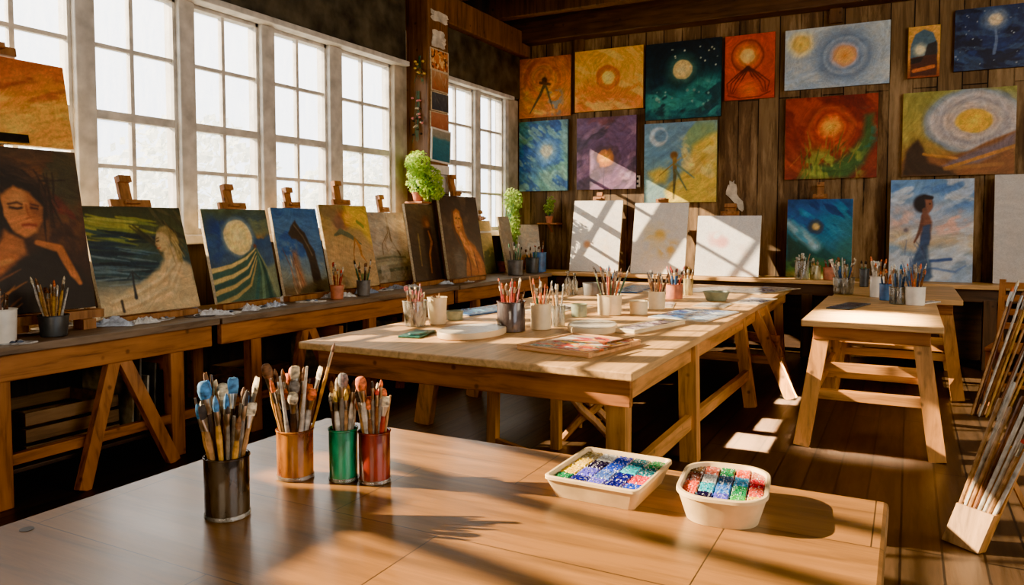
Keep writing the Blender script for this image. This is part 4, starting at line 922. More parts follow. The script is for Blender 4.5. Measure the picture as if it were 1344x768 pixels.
def pot_at(px, py, w, h, z):
    p = atz(px,py,z); d = depth(p); r = w/2*d/FPX
    vd = Vector((p.x,p.y,0)).normalized()
    c = p+vd*r*.95; return Vector((c.x,c.y,z+.0006)), r*(1+r/d), h*d/FPX, d
def cup(c, r, h, mat, label, cat='cup', name='brush_cup', taper=.9, wall=None, inside=None, rim=True, group=None, base=None, seg=28):
    t = empty(name, c, 0, label, cat, group)
    wl = wall or max(.0022, r*.07); rb = r*taper
    body = sub('body', mat, t, lambda m: m.lathe([(rb*.92,0),(rb,.004),(r,h-.004),(r-wl*.3,h),(r-wl,h-.002),(rb-wl,.007),(0,.007)],seg), smooth=True)
    bd = body
    if rim: sub('rim', mat if rim is True else rim, bd, lambda m: m.lathe([(r+.0005,h-.006),(r+wl*.7,h-.004),(r+wl*.7,h-.001),(r+.0004,h+.0005)],seg,closed=True), smooth=True)
    if base: sub('base', base, bd, lambda m: m.lathe([(rb*.98,-.0003),(rb+wl*.8,.003),(rb+wl*.8,.009),(rb+.0006,.012)],seg,closed=True), smooth=True)
    if inside: sub('paint_fill', inside[0], t, lambda m: m.lathe([(rb-wl-.0008,.0075),(rb+(r-rb)*inside[1]-wl-.0008,h*inside[1]),(0,h*inside[1]+.0005)],seg), smooth=True)
    return t
CER = plain('cream_ceramic',(232,210,164),.35,var=.04,scale=14); WHT = plain('white_ceramic',(232,224,208),.35,var=.05,scale=14); TER = plain('terracotta',(196,112,76),.6,var=.12,scale=20)
GRY = plain('grey_ceramic',(98,94,90),.45,var=.15,scale=14); DKG = plain('dark_ceramic',(52,56,58),.4,var=.15,scale=14); BLU = plain('blue_ceramic',(58,104,160),.4,var=.15,scale=14); GRN = plain('sage_ceramic',(142,150,120),.45,var=.14,scale=16)
BLK = plain('dark_paint',(28,32,42),.3,var=.2); BRN = plain('muddy_water',(104,78,52),.25,var=.2)
CLR = glass('clear_glass',(226,230,226),(214,200,180),.16,.10); SMK = glass('smoky_glass',(140,128,110),(86,72,54),.45,.10); AMB = glass('amber_glass',(214,140,40),(206,130,36),.45,.10); EMR = glass('green_glass',(40,160,110),(26,150,100),.85,.08); RUB = glass('red_glass',(160,50,30),(150,44,26),.6,.10)
DRK = glass('stained_dark_glass',(120,106,100),(92,78,74),.72,.10); YEL = glass('pale_yellow_glass',(226,214,150),(220,204,140),.5,.1)

F, FD = ('round','flat','fine','round'), ('round','flat','round','fine','flat','mop','round')
# foreground jars
def fgjar(px,py,w,h,mat,rimmat,label,n,top,spread,hcs,tcs,where,seed,inv=.25,kinds=FD,inside=None,tilt=(0,0)):
    c,r,hh,d = pot_at(px,py,w,h,.76)
    cup(c,r,hh,mat,label,'jar','glass_brush_jar',.98,.0035,inside,rimmat,None,CLR,36)
    fill(c,c.z,r-.0065,hh,top*d/FPX,n,hcs,tcs,where,1.5,kinds,.5,False,inv,tilt,.2,seed,spread/2*d/FPX)
    return c,r,hh,d
fgjar(299,686,57,83,SMK,SMK,'smoky brown glass jar of brushes nearest the camera on the front table',34,172,92,('tan','brown','dark','ochre','grey','tan'),('brown','grey','cream','dark','blue'),'the smoky brown jar',1,.2)
fgjar(388,633,47,66,AMB,AMB,'amber yellow glass jar of brushes on the front table',20,142,70,('tan','white','ochre','dark','brown'),('grey','brown','cream','orange'),'the amber jar',2,.2)
fgjar(451,635,37,70,EMR,EMR,'emerald green glass jar of brushes on the front table',19,134,62,('green','tan','grey','dark','white'),('grey','brown','yellow','dark','cream'),'the emerald jar',3,.1,kinds=('round','flat','mop','round','flat','fine'))
fgjar(492,638,41,69,RUB,RUB,'dark red glass jar of brushes on the front table',21,132,62,('tan','grey','brown','white','red'),('red','orange','grey','dark','cream'),'the dark red jar',4,.12)
# a few special ones the photo shows clearly in the front jars
def special(px0,py0,px1,py1,base,kind,hc,tc,label,thick=1.5):
    d = depth(base); k = d/FPX
    b = atz(px0,py0,.76); dirv = Vector((b.x,b.y,0)).normalized()
    # keep the tip at the jar's own depth
    p0 = Vector((base[0],base[1],.775)); x = (px1-px0)*k; z = (py0-py1)*k
    brush(p0, p0+RT*x+Vector((0,0,z)), kind, hc, tc, label, None, thick)
c,r,hh,d = pot_at(388,633,47,66,.76); special(388,628,434,458,c+RT*.010+Vector((.0,.01,0)),'fine','ochre','brown','long thin brush slanting far out to the right of the amber jar',1.4)

# pots on the long table, the right tables, the benches
CUPS = [
# px, py, w, h, z, mat, taper, label, inside, brushes: n, top px, spread px, handles, tips, where, whole
(545,430,33,34,.80,CLR,.82,'clear tapered glass of pinkish sticks at the left end of the long table',(CER,.45),12,52,38,('pink','tan','brown','white'),('cream','brown','pink'),'the tapered clear glass',False),
(574,427,26,36,.80,CER,.85,'cream flared cup with short brushes beside the tapered clear glass',None,5,39,22,('tan','dark'),('cream','brown'),'the flared cream cup',False),
(671,437,37,40,.80,DRK,1.,'dark stained glass jar of red and orange brushes on the long table',(GRY,.7),13,66,46,('red','orange','red','pink','brown'),('red','orange','brown','cream'),'the dark stained jar',False),
(710,434,27,35,.80,CER,.97,'tall cream cup of thin brushes beside the dark stained jar',None,9,66,34,('white','tan','green','orange'),('white','cream','orange'),'the tall cream cup',False),
(733,430,18,28,.80,CLR,.96,'small clear glass of thin brushes behind the tall cream cup',(CER,.3),6,58,22,('white','tan'),('white','cream'),'the small clear glass',False),
(800,415,32,27,.80,CER,.95,'wide cream pot full of colourful brushes near the middle of the table',None,17,62,52,('red','brown','green','orange','grey','dark'),('dark','orange','grey','brown','blue'),'the wide cream pot',False),
(862,407,22,24,.80,CER,.96,'cream cup of brown and orange brushes in front of the terracotta cup',None,10,48,30,('brown','orange','dark','tan'),('orange','brown','grey'),'the cream cup before terracotta',False),
(885,393,22,19,.80,TER,.96,'terracotta cup of pink and purple brushes on the long table',None,9,42,30,('pink','red','blue','brown'),('pink','red','dark'),'the terracotta cup',False),
(903,388,13,22,.80,YEL,.9,'narrow pale yellow glass behind the terracotta cup',None,4,38,18,('white','ochre'),('white','yellow'),'the pale yellow glass',True),
(1045,371,20,26,.881,CLR,.95,'clear glass of pale brushes below the blue hillside painting',(CER,.3),10,34,28,('white','tan','ochre'),('cream','white'),'the glass below the hillside painting',True),
(1064,371,15,20,.881,YEL,.95,'pale yellow glass of brushes between clear glass and reddish pot',None,6,28,20,('ochre','tan'),('cream','brown'),'the yellow glass on the counter',True),
(1083,372,17,18,.881,TER,.95,'reddish clay pot of brushes on the back counter',None,7,28,20,('red','brown'),('brown','pink'),'the reddish clay pot',True),
(1107,387,27,22,.86,CLR,.88,'clear glass bristling with white brushes on the rear right table',(GRY,.3),15,46,38,('white','tan','white','blue'),('white','cream','brown'),'the bristling clear glass',True),
(1134,377,12,24,.86,DKG,.9,'slim dark jar of brushes behind the white jars on the rear right table',None,4,34,14,('dark','green'),('dark','brown'),'the slim dark jar',True),
(1151,391,18,28,.86,WHT,.95,'tall white jar of brushes at the left of the white cup cluster',None,7,50,22,('white','tan','brown'),('white','orange'),'the tall white jar',False),
(1163,395,17,22,.86,BLU,.97,'pale blue cup of brushes between two white pots',None,5,44,20,('orange','blue','brown'),('orange','brown'),'the pale blue cup',False),
(1178,400,21,23,.86,CLR,.97,'clear glass with milky water and brushes beside the white cup',(WHT,.8),8,50,24,('white','blue','grey'),('white','blue'),'the milky water glass',False),
(1201,402,24,25,.86,WHT,.94,'white cup of orange and blue brushes at the edge of the small table',None,13,52,36,('brown','orange','tan','blue'),('brown','orange','blue','grey'),'the white cup',False),
(5,446,32,44,.87,WHT,.88,'white cup of brushes cut off by the left edge on the bench',None,7,70,30,('tan','dark','brown'),('cream','brown'),'the white cup at left edge',False),
(51,441,36,28,.87,DKG,.85,'dark grey pot of tan brushes in front of the dark portrait',None,14,74,50,('tan','ochre','white','tan'),('brown','cream','ochre' if False else 'orange'),'the dark grey pot',False),
(443,387,18,20,.87,GRY,.9,'grey pot of tall dark brushes in front of the yellow flower painting',None,8,44,26,('dark','red','green','tan'),('dark','brown'),'the grey pot by the flower painting',False),
(384,390,17,18,.87,TER,.9,'clay pot of reddish brushes in front of the dark tower painting',None,6,44,22,('red','orange','tan'),('red','cream'),'the clay pot by the tower painting',False),
(650,361,20,20,.87,GRY,.95,'grey-brown pot of dark brushes in the corner, left of three pots',None,6,42,24,('dark','green'),('dark','green'),'the grey-brown corner pot',True),
(668,358,18,20,.87,DKG,.9,'dark slate pot in the corner between the grey-brown and blue pots',None,6,36,22,('dark','green'),('dark','brown'),'the dark slate corner pot',True),
(684,357,18,26,.87,BLU,.97,'blue pot of brushes in the corner on the bench',None,5,40,22,('red','brown','tan'),('brown','red'),'the blue corner pot',True),
]
for i,(px,py,w_,h_,z,mat,tp,lb,ins,n,top,spr,hcs,tcs,wh,whole) in enumerate(CUPS):
    c,r,hh,d = pot_at(px,py,w_,h_,z)
    if i == 18: c = Vector((-4.24, at(4,440,0,-4.24).y, .8706))
    if i in (19,20,21): c.x = max(c.x,-4.27)
    if i >= 22: c.x = max(c.x,-4.32)
    if i in (9,10,11): c.y = 9.14
    ins = None
    cup(c,r,hh,mat,lb,'cup' if mat not in (CLR,DRK,YEL) else 'glass','brush_cup' if mat not in (CLR,DRK,YEL) else 'brush_glass',tp,None,ins,True)
    fill(c,c.z,r*min(1,tp+.02)-max(.0022,r*.07)-.002,hh,top*d/FPX,n,hcs,tcs,wh,1.5 if d < 6 else 1.9,F,.5,whole,.1,(0,0),.16,50+i,spr/2*d/FPX)
# pots without brushes
for px,py,w_,h_,mat,tp,lb,ins in [(838,414,24,18,CER,.95,'small cream paint pot with a dark rim, right of the wide cream pot',(BLK,.85)),
    (760,417,21,17,GRN,.97,'small sage green tin left of the wide cream pot',(GRY,.85)),(777,389,25,17,GRY,.95,'grey paint pot with dark blue paint toward the back of the long table',(BLK,.85)),
    (940,396,34,12,GRN,.75,'shallow sage green bowl on the long table',(BLK,.8)),(597,421,22,12,GRN,.95,'low stone dish beside the cream flared cup',(GRY,.85))]:
    c,r,hh,d = pot_at(px,py,w_,h_,.80)
    cup(c,r,hh,mat,lb,'pot','paint_pot' if 'bowl' not in lb and 'dish' not in lb else 'paint_bowl',tp,None,ins,True)
for px,py,w_,h_,lb in [(745,388,9,32,'slim clear bottle at the back of the long table, left of a pair'),(754,387,8,28,'shorter slim clear bottle at the back of the long table')]:
    c,r,hh,d = pot_at(px,py,w_,h_,.80)
    t = empty('glass_bottle', c, 0, lb, 'bottle')
    sub('body', CLR, t, lambda m: m.lathe([(r*.9,0),(r,.006),(r,hh*.6),(r*.45,hh*.74),(r*.4,hh*.95),(0,hh*.95)],20), smooth=True)
    sub('neck_ring', CLR, t, lambda m: m.lathe([(r*.42,hh*.92),(r*.55,hh*.93),(r*.55,hh),(r*.42,hh)],16,closed=True), smooth=True)

# ------------------------------------------------------------------ flat things on the tables
def quad(pts, z):
    P_ = [atz(x,y,z) for x,y in pts]; c = sum(P_,Vector())/4
    e = ((P_[1]-P_[0])+(P_[2]-P_[3]))/2; f = ((P_[3]-P_[0])+(P_[2]-P_[1]))/2
    return c, e.length, f.length, math.atan2(e.y,e.x)
def art_flat(a, name, parent, z, bump=.003, mat=None, mask=None, inset=.97, seed=1):
    nu, nv = a.nu, a.nv
    X_ = (a.u-.5)*a.w*inset; Y_ = (.5-a.v)*a.h*inset
    Z_ = z+bump*fbm(a.x*16,a.y*16,seed)*sstep(0,.06,np.minimum(np.minimum(a.u,1-a.u),np.minimum(a.v,1-a.v)))
    if mask:
        # squeeze the square grid onto a disc
        s_ = np.stack([(a.u-.5)*2,(a.v-.5)*2]); q = np.maximum(np.abs(s_[0]),np.abs(s_[1])); L_ = np.hypot(s_[0],s_[1])+1e-9
        X_ = s_[0]/L_*q*a.w/2*inset; Y_ = -s_[1]/L_*q*a.h/2*inset
    idx = np.arange(nu*nv).reshape(nv,nu)
    f = np.stack([idx[1:,:-1],idx[1:,1:],idx[:-1,1:],idx[:-1,:-1]],-1).reshape(-1,4)
    return colour_mesh(name, np.stack([X_,Y_,Z_],-1).reshape(-1,3), f, a.linear().reshape(-1,3), mat or M['wet_paint'], parent)
def slab(name, pts, z, th, mat, label, cat, fn=None, bump=.004, round_=None, res=150, seed=3, rim=0, z0=None):
    "pts: near-left, near-right, far-right, far-left photo corners of its top"
    c,w_,h_,rz = quad(pts, z+th)
    t = empty(name, (c.x,c.y,z+.0006), rz, label, cat)
    if round_ == 'disc': sub('board', mat, t, lambda m: m.lathe([(.96,0),(1,.15*th),(1,th*.8),(.985,th),(0,th)],48,sx=w_/2,sy=h_/2), smooth=True)
    else: sub('board', mat, t, lambda m: m.bbox((-w_/2,-h_/2,0),(w_/2,h_/2,th),min(.006,th*.3)))
    if rim:
        for s in (-1,1):
            sub('edge_strip', mat, t, lambda m: m.bbox((-w_/2,s*(h_/2-rim/2)-rim/2,th+.0003),(w_/2,s*(h_/2-rim/2)+rim/2,th+.010),.002))
            sub('edge_strip', mat, t, lambda m: m.bbox((s*(w_/2-rim/2)-rim/2,-h_/2+rim,th+.0003),(s*(w_/2-rim/2)+rim/2,h_/2-rim,th+.010),.002))
    if fn:
        a = Art(w_,h_,seed,res); fn(a); art_flat(a,'paint_dabs',t,th+.0008,bump,mask=round_ == 'disc',inset=.95 if not rim else 1-2.2*rim/min(w_,h_),seed=seed)
    return t
DISC = plain('pale_disc_wood',(222,192,142),.5,var=.05,scale=8)
POCK = wood('rack_wood',(176,134,86),'z',.6,.55,knots=.3)
PALE = wood('pale_board',(222,196,150),'x',.75,.5,knots=.15); BOX = wood('paint_box_wood',(204,150,90),'x',.6,.5,knots=.2)
def f_box(a):
    a.grad([(0,(190,170,150)),(1,(170,130,100))],warp=.1); cs = [(190,10,40),(180,8,30),(226,60,14),(206,34,10),(0,110,90),(240,170,10),(190,80,10),(232,226,216),(20,50,120),(110,10,40),(240,120,10),(0,120,110)]
    a.strokes(60,cs,(.2,.08,.97,.95),.2,.11,.2,.5,1.); a.strokes(22,[(30,30,50),(240,236,230)],(.02,.05,.98,.95),.1,.012,.2,1.2,.8)
def f_purple(a):
    a.grad([(0,(196,186,180)),(1,(206,190,180))],warp=.1); a.strokes(50,[(70,60,100),(110,90,120),(60,50,70),(206,170,170),(226,210,200),(160,120,120)],(.05,.1,.95,.9),.16,.05,.2,.9,.95)
def f_blue(a):
    a.grad([(0,(190,202,216)),(1,(170,190,214))],warp=.1); a.strokes(60,[(10,70,150),(6,44,120),(40,110,180),(226,232,238),(20,90,160)],(.05,.1,.8,.95),.2,.06,.3,.6,.95); a.strokes(30,[(240,244,246),(20,50,90)],(.05,.1,.95,.9),.12,.015,.6,.8)
def f_teal(a): a.grad([(0,(30,96,150)),(.5,(60,140,180)),(1,(26,80,140))],warp=.3); a.strokes(30,[(140,190,210),(20,60,110),(60,150,170)],(0,0,1,1),.2,.04,.3,.6)
def f_pale(a): a.grad([(0,(232,220,196)),(1,(226,212,186))],warp=.1); a.strokes(4,[(190,192,196),(170,176,186)],(.3,.3,.8,.7),.3,.02,.3,.5,.6)
def f_paper(a): a.grad([(0,(222,212,196)),(1,(206,192,172))],warp=.2); a.strokes(26,[(190,160,130),(226,220,210),(150,120,100),(200,170,150),(110,110,130)],(0,0,1,1),.3,.05,.2,.5,.7)
def f_paperblue(a): f_paper(a); a.strokes(24,[(70,90,160),(110,130,190),(50,60,110)],(.2,.2,.9,.9),.22,.05,.4,.7,.85)
def f_dark(a): a.grad([(0,(50,56,70)),(1,(40,44,58))],warp=.2); a.strokes(26,[(30,36,60),(80,90,110),(24,24,34)],(0,0,1,1),.2,.06,.2,.6)
slab('paint_box',[(688,455),(785,467),(830,447),(742,438)],.80,.022,BOX,'flat wooden paint box smeared with red, green and yellow on the table corner','paint box',f_box,.006,rim=.012,seed=5)
slab('mixing_board',[(573,437),(644,442),(657,427),(606,421)],.80,.042,DISC,'thick rounded pale board lying at the front of the long table','board',f_pale,.0003,'disc',seed=6)
slab('mixing_disc',[(744,431),(810,433),(810,420),(748,418)],.80,.046,DISC,'round pale wooden disc lying behind the paint box','board',f_pale,.0003,'disc',seed=7)
slab('palette_tray',[(826,434),(852,437),(882,421),(848,418)],.80,.02,CER,'cream tray smeared with purple paint beside the round disc','palette',f_purple,.006,rim=.008,seed=8)
slab('palette_board',[(858,417),(935,421),(962,409),(893,403)],.80,.012,WHT,'white palette board smeared with bright blue paint','palette',f_blue,.008,seed=9)
slab('palette_board',[(605,410),(652,416),(655,402),(622,400)],.80,.010,BLU,'blue painted board at the left back of the long table','palette',f_teal,.006,seed=10)
slab('palette_board',[(815,383),(848,384),(851,374),(820,373)],.80,.012,BLU,'blue painted board behind the wide cream pot','palette',f_teal,.006,seed=11)
slab('paint_slab',[(532,441),(560,442),(563,433),(536,432)],.80,.014,plain('teal_dish',(30,96,84),.4,var=.25,scale=40),'small teal paint slab in front of the tapered clear glass','paint',None)
slab('paint_dish',[(537,438),(556,439),(560,433),(541,432)],.8146,.012,plain('teal_lid',(26,84,78),.4,var=.25,scale=40),'round teal paint cake lying on the small teal slab','paint',None,round_='disc')
for i,(q,fn,lb) in enumerate([([(888,386),(928,389),(948,377),(914,372)],f_paper,'stained paper sheet beside the sage bowl, leftmost of the papers'),([(965,384),(1016,387),(1034,378),(990,375)],f_paperblue,'blue-smeared paper sheet at the far end of the long table'),
    ([(962,398),(1000,400),(1016,392),(982,390)],f_paperblue,'white paper with a blue-violet blot right of the sage bowl'),([(840,403),(880,404),(890,397),(855,396)],f_paper,'small stained paper between the cream pots and blue palette'),
    ([(700,408),(745,411),(765,401),(725,398)],f_paper,'stained paper lying behind the tall cream cup'),([(905,402),(950,404),(962,399),(925,397)],f_paper,'greenish stained paper in front of the sage bowl')]):
    slab('paint_rag' if i in (0,) else 'paper_sheet',q,.80,.004+.0002*i,CER,lb,'paper',fn,.008,seed=20+i)
slab('palette_board',[(1090,404),(1122,406),(1136,398),(1108,396)],.86,.010,DKG,'dark blue-black palette on the small right table','palette',f_dark,.006,seed=30)
slab('palette_board',[(1205,399),(1218,400),(1224,395),(1212,394)],.86,.008,WHT,'small pale palette beside the white cup on the right table','palette',f_paper,.004,seed=31)
# loose brushes on the paint box
for (a_,b_),lb in zip([((790,452),(832,443)),((786,460),(826,452))],['loose orange-tipped brush lying across the paint box edge, farther one','loose brush lying on the paint box corner nearest the table edge']):
    p0 = atz(*a_,.84); p1 = atz(*b_,.836); brush(p1,p0,'round','brown','orange',lb,None,1.5)

# ------------------------------------------------------------------ the two paint tubs on the front table
def rrect(hx, hy, r, n=8):
    out = []
    for cx,cy,a0 in ((hx-r,hy-r,0),(-hx+r,hy-r,math.pi/2),(-hx+r,-hy+r,math.pi),(hx-r,-hy+r,1.5*math.pi)):
        out += [(cx+r*math.cos(a0+k*math.pi/2/n),cy+r*math.sin(a0+k*math.pi/2/n)) for k in range(n+1)]
    return out
def tub(c, rz, hx, hy, r, h, tap, wall, cells, cols, label, mat, seed):
    t = empty('paint_tub', c, rz, label, 'paint tub')
    def lp(f,z,off=0): return [(x,y,z) for x,y in rrect(hx*f+off,hy*f+off,max(.004,r*f+off*.5))]
    sub('tub_wall', mat, t, lambda m: m.loops([lp(tap,0),lp(tap+.01,.004),lp(1,h-.012),lp(1,h-.010,.004),lp(1,h-.002,.004),lp(1,h,.002),lp(1,h,-wall),lp(1,h-.006,-wall-.002),lp(tap,.010,-wall),],cap0=True,cap1=True), smooth=True)
    sub('paint_bed', plain('paint_bed_%d'%seed,(150,140,130),.5,var=.3,scale=60), t, lambda m: m.loops([lp((tap+1)/2,h*.5,-wall-.003),lp(.985,h-.019,-wall-.003)],cap0=True,cap1=True), smooth=True)
    nx, ny = cells; ix, iy = hx*.975-wall, hy*.975-wall; rg = random.Random(seed); n = 28
    for j in range(ny):
        for i in range(nx):
            c_ = cols[j][i]
            if c_ is None: continue
            w2, h2 = ix*2/nx, iy*2/ny
            u,v = np.meshgrid(np.linspace(0,1,n),np.linspace(0,1,n))
            X_ = -ix+i*w2+u*w2; Y_ = iy-(j+v)*h2
            # pull the corner patches inside the rounded outline
            rr = max(.004,r-wall*1.2); qx = np.clip(np.abs(X_)-(ix-rr),0,None); qy = np.clip(np.abs(Y_)-(iy-rr),0,None); L_ = np.hypot(qx,qy); k_ = np.where(L_ > rr, rr/(L_+1e-9), 1)
            X_ = np.where((qx > 0)&(qy > 0), np.sign(X_)*(ix-rr+qx*k_), X_); Y_ = np.where((qx > 0)&(qy > 0), np.sign(Y_)*(iy-rr+qy*k_), Y_)
            nz = fbm(X_*260,Y_*260,seed+i*3+j*7); ed = sstep(0,.16,np.minimum(np.minimum(u,1-u),np.minimum(v,1-v)))
            Z_ = h-.0186+.0105*sstep(0,.35,ed)*(.62+.5*nz)
            base = np.array(c_,float)/255; g = vnoise(X_*620,Y_*620,seed+40+i+j*5)[...,None]
            col = base*(.55+.9*nz[...,None]); col = np.where(g > .86-.14*(1-ed[...,None]), .92, col); col = np.where(g < .12, col*.35, col); col = np.clip(col,0,1)**2.2
            idx = np.arange(n*n).reshape(n,n); f = np.stack([idx[1:,:-1],idx[1:,1:],idx[:-1,1:],idx[:-1,:-1]],-1).reshape(-1,4)
            colour_mesh('paint_patch', np.stack([X_,Y_,Z_],-1).reshape(-1,3), f, col.reshape(-1,3), M['wet_paint'], t)
    return t
TUB = plain('cream_tub',(208,178,126),.55,var=.08,scale=12,bump=.1)
c,w_,h_,rz = quad([(715,623),(833,645),(885,603),(771,587)],.76+.062)
Yl,Bl,Nv,Cy,Gn,Rd,Wh,Dk,Vi,Tl,Or = (240,186,8),(24,56,176),(22,22,104),(10,168,190),(16,116,66),(214,16,44),(214,214,206),(24,20,48),(84,78,200),(10,92,108),(230,70,16)
tub(Vector((c.x,c.y,.7606)),rz,w_/2,h_/2,.018,.062,.86,.004,(5,4),[[(150,130,80),Wh,Bl,Tl,Gn],[Yl,Dk,Bl,Cy,Tl],[Yl,Vi,(60,90,170),Nv,Rd],[Gn,Nv,Vi,Nv,Bl]],'square-cornered cream tub of bright paint blocks on the front table',TUB,3)
c,w_,h_,rz = quad([(882,650),(1000,665),(1018,618),(905,606)],.76+.075)
tub(Vector((c.x,c.y,.7606)),rz,w_/2*.98,h_/2*1.02,min(w_,h_)*.36,.080,.82,.005,(5,4),[[(90,70,50),(170,80,60),Gn,Or,(200,120,90)],[(110,60,50),Wh,(40,80,120),(60,150,200),Rd],[Or,Cy,(50,110,200),Gn,(200,70,50)],[Or,Dk,Vi,(50,160,60),Yl]],'rounded oval cream tub of mixed paint on the front table',TUB,9)

# ------------------------------------------------------------------ mess on the benches: palettes, crumpled rags, tubes
def blob_disc(x, y, z, r, seed, label, cols, name='stained_palette', cat='palette', h=.006):
    r *= 1.25
    t = empty(name, (x,y,z+.0006), random.Random(seed).random()*6, label, cat)
    rg = random.Random(seed); prof = [1+.18*math.sin(k*2+seed)+.1*math.sin(k*3.3+seed*2) for k in [i*2*math.pi/30 for i in range(30)]]
    pl = [(r*prof[i]*math.cos(i*2*math.pi/30), r*.8*prof[i]*math.sin(i*2*math.pi/30)) for i in range(30)]
    prof[-1] = (prof[0]+prof[-2])/2
    sub('board', plain('palette_%d'%seed,cols[0],.6,var=.25,scale=30), t, lambda m: m.prism(pl,0,h))
    for i in range(6):
        a = rg.random()*6.28; q = r*.5*math.sqrt(rg.random()); s = r*(.14+.12*rg.random())
        k_ = 'dab_%d_%d_%d'%cols[1+i%(len(cols)-1)]
        if k_ not in M: M[k_] = plain(k_,cols[1+i%(len(cols)-1)],.3,var=.2,scale=40)
        sub('paint_dab', M[k_], t, lambda m: m.lathe([(s,h+.0002),(s*.9,h+.004),(s*.5,h+.009),(0,h+.011)],14,c=(q*math.cos(a),q*.7*math.sin(a),0),sy=.75), smooth=True)
    return t
def rag(x, y, z, sx, sy, h, seed, label, c, cat='rag', name='crumpled_rag'):
    n = 22; u,v = np.meshgrid(np.linspace(-1,1,n),np.linspace(-1,1,n))
    e = 1-np.maximum(np.abs(u),np.abs(v))**3
    ed = 1+.25*(fbm(u*2+9,v*2,seed)-.5)*2
    fz = np.abs(fbm(u*2.4,v*2.4,seed+3,3)-.5)*2.6
    Z_ = np.clip(h*e*(.25+fz), 0.0015, None)
    idx = np.arange(n*n).reshape(n,n); f = np.stack([idx[:-1,:-1],idx[:-1,1:],idx[1:,1:],idx[1:,:-1]],-1).reshape(-1,4)
    g = fbm(u*3,v*3,seed+8)[...,None]; col = np.clip(np.array(c)/255*(.6+.8*g),0,1)**2.2
    o = colour_mesh(name, np.stack([u*sx/2*ed,v*sy/2*ed,Z_],-1).reshape(-1,3), f, col.reshape(-1,3), M['paint'], None, False)
    o.location = (x,y,z+.0008); o.rotation_euler = (0,0,random.Random(seed).random()*3)
    so = o.modifiers.new('thick','SOLIDIFY'); so.thickness = .0014; so.offset = 1
    return tag(o, label, cat)
GR = [(196,194,190),(206,206,206),(80,90,110),(60,60,66)]; SL = [(216,210,200),(226,224,220),(110,130,160),(40,44,60)]
for i,(px,py,r,lb,cs) in enumerate([(62,432,.075,'pale paint-crusted palette beside the dark grey pot',SL),(95,427,.085,'grey palette with white dabs below the dark portrait',GR),(30,452,.07,'stained palette near the front of the bench at the left edge',GR),(175,424,.06,'small crusted palette in front of the ghostly woman painting',SL),
    (214,419,.07,'grey palette with dark dabs right of the small crusted one',GR),(262,415,.08,'blackened palette in the gap before the moon painting',[(70,66,66),(200,200,204),(40,40,48)]),(300,411,.08,'pale palette below the moon painting',SL),(345,404,.075,'silvery palette at the right foot of the moon painting',GR),(408,396,.08,'long pale palette in front of the yellow flower painting',SL),(505,381,.075,'dark palette beside the small orange paint tubes',GR),(560,374,.06,'flat white palette below the orange nude painting',SL),(612,370,.07,'thin pale palette right of the orange nude painting',SL)]):
    p = atz(px,py,.87); blob_disc(min(p.x,-4.19),p.y,.87,r,100+i,lb,cs)
for i,(px,py,sx,sy,h,lb,c) in enumerate([(118,420,.16,.12,.075,'crumpled white and blue rag between portrait and ghostly woman',(206,212,224)),(240,410,.18,.12,.035,'dark grey rag below the ghostly woman painting',(96,98,106)),(318,404,.13,.1,.03,'pale crumpled rag on the bench below the moon painting',(196,192,186)),(375,395,.12,.10,.06,'twisted white foil lump between moon and tower paintings',(220,220,222)),(432,391,.14,.1,.03,'flat grey rag in front of the grey brush pot',(150,150,154)),(478,385,.20,.13,.05,'blue-grey crumpled rag below the grey-brown arch painting',(104,118,140)),(520,379,.14,.1,.03,'small dark rag before the shadowy figure painting',(86,88,96))]):
    p = atz(px,py,.87); rag(min(p.x,-4.2),p.y,.87,sx*1.15,sy*1.2,h*1.4,200+i,lb,[min(235,q*1.35) for q in c])
def tube_(px,py,z,ang,c,lb,up=False):
    p = atz(px,py,z); k_ = 'tube_%d_%d_%d'%c
    if k_ not in M: M[k_] = plain(k_,c,.35,var=.15)
    t = empty('paint_tube',(min(p.x,-4.16) if z > .865 and px < 700 else p.x,p.y,z+.0006),ang,lb,'paint tube')
    sub('tube_body', M[k_], t, lambda m: m.loops([[(-.05+.1*s,w2*math.cos(a),.011+hh2*math.sin(a)) for a in [k*math.pi/6 for k in range(12)]] for s,w2,hh2 in ((0,.017,.0012),(.5,.014,.007),(.9,.011,.0105),(1,.006,.006))]), smooth=True)
    sub('cap', M['white_paint'], t, lambda m: m.tube([(.0505,0,.011),(.068,0,.011)],[.0065,.0055],10), smooth=True)
for i,(px,py,sx,sy,h,lb,c) in enumerate([(150,427,.20,.12,.035,'pale blue stained paper heap at the foot of the ghostly woman painting',(190,200,216)),(190,424,.14,.10,.03,'small white paper lump right of the pale blue paper heap',(226,224,220)),(283,413,.18,.12,.04,'white paper heap in the gap left of the moon painting',(220,220,222)),(330,407,.14,.10,.03,'silver-white foil lump midway below the moon painting',(206,208,214)),(360,402,.12,.10,.03,'bluish foil lump near the right foot of the moon painting',(176,186,204)),(455,389,.15,.10,.03,'white paper lump right of the grey brush pot',(222,220,214)),(540,377,.12,.09,.025,'pale paper lump at the foot of the shadowy figure painting',(206,204,200)),(585,373,.14,.09,.025,'bluish-white paper lump at the foot of the orange nude painting',(196,204,214))]):
    p = atz(px,py,.87); rag(min(p.x,-4.2),p.y,.87,sx*1.2,sy*1.2,h*1.4,260+i,lb,c,'paper','paper_lump')
tube_(498,380,.87,.6,(214,70,30),'orange-red paint tube on the bench below the arch painting'); tube_(503,376,.87,1.9,(226,150,40),'yellow paint tube behind the orange-red one'); tube_(300,403,.87,.2,(196,120,80),'brownish paint tube at the foot of the moon painting')
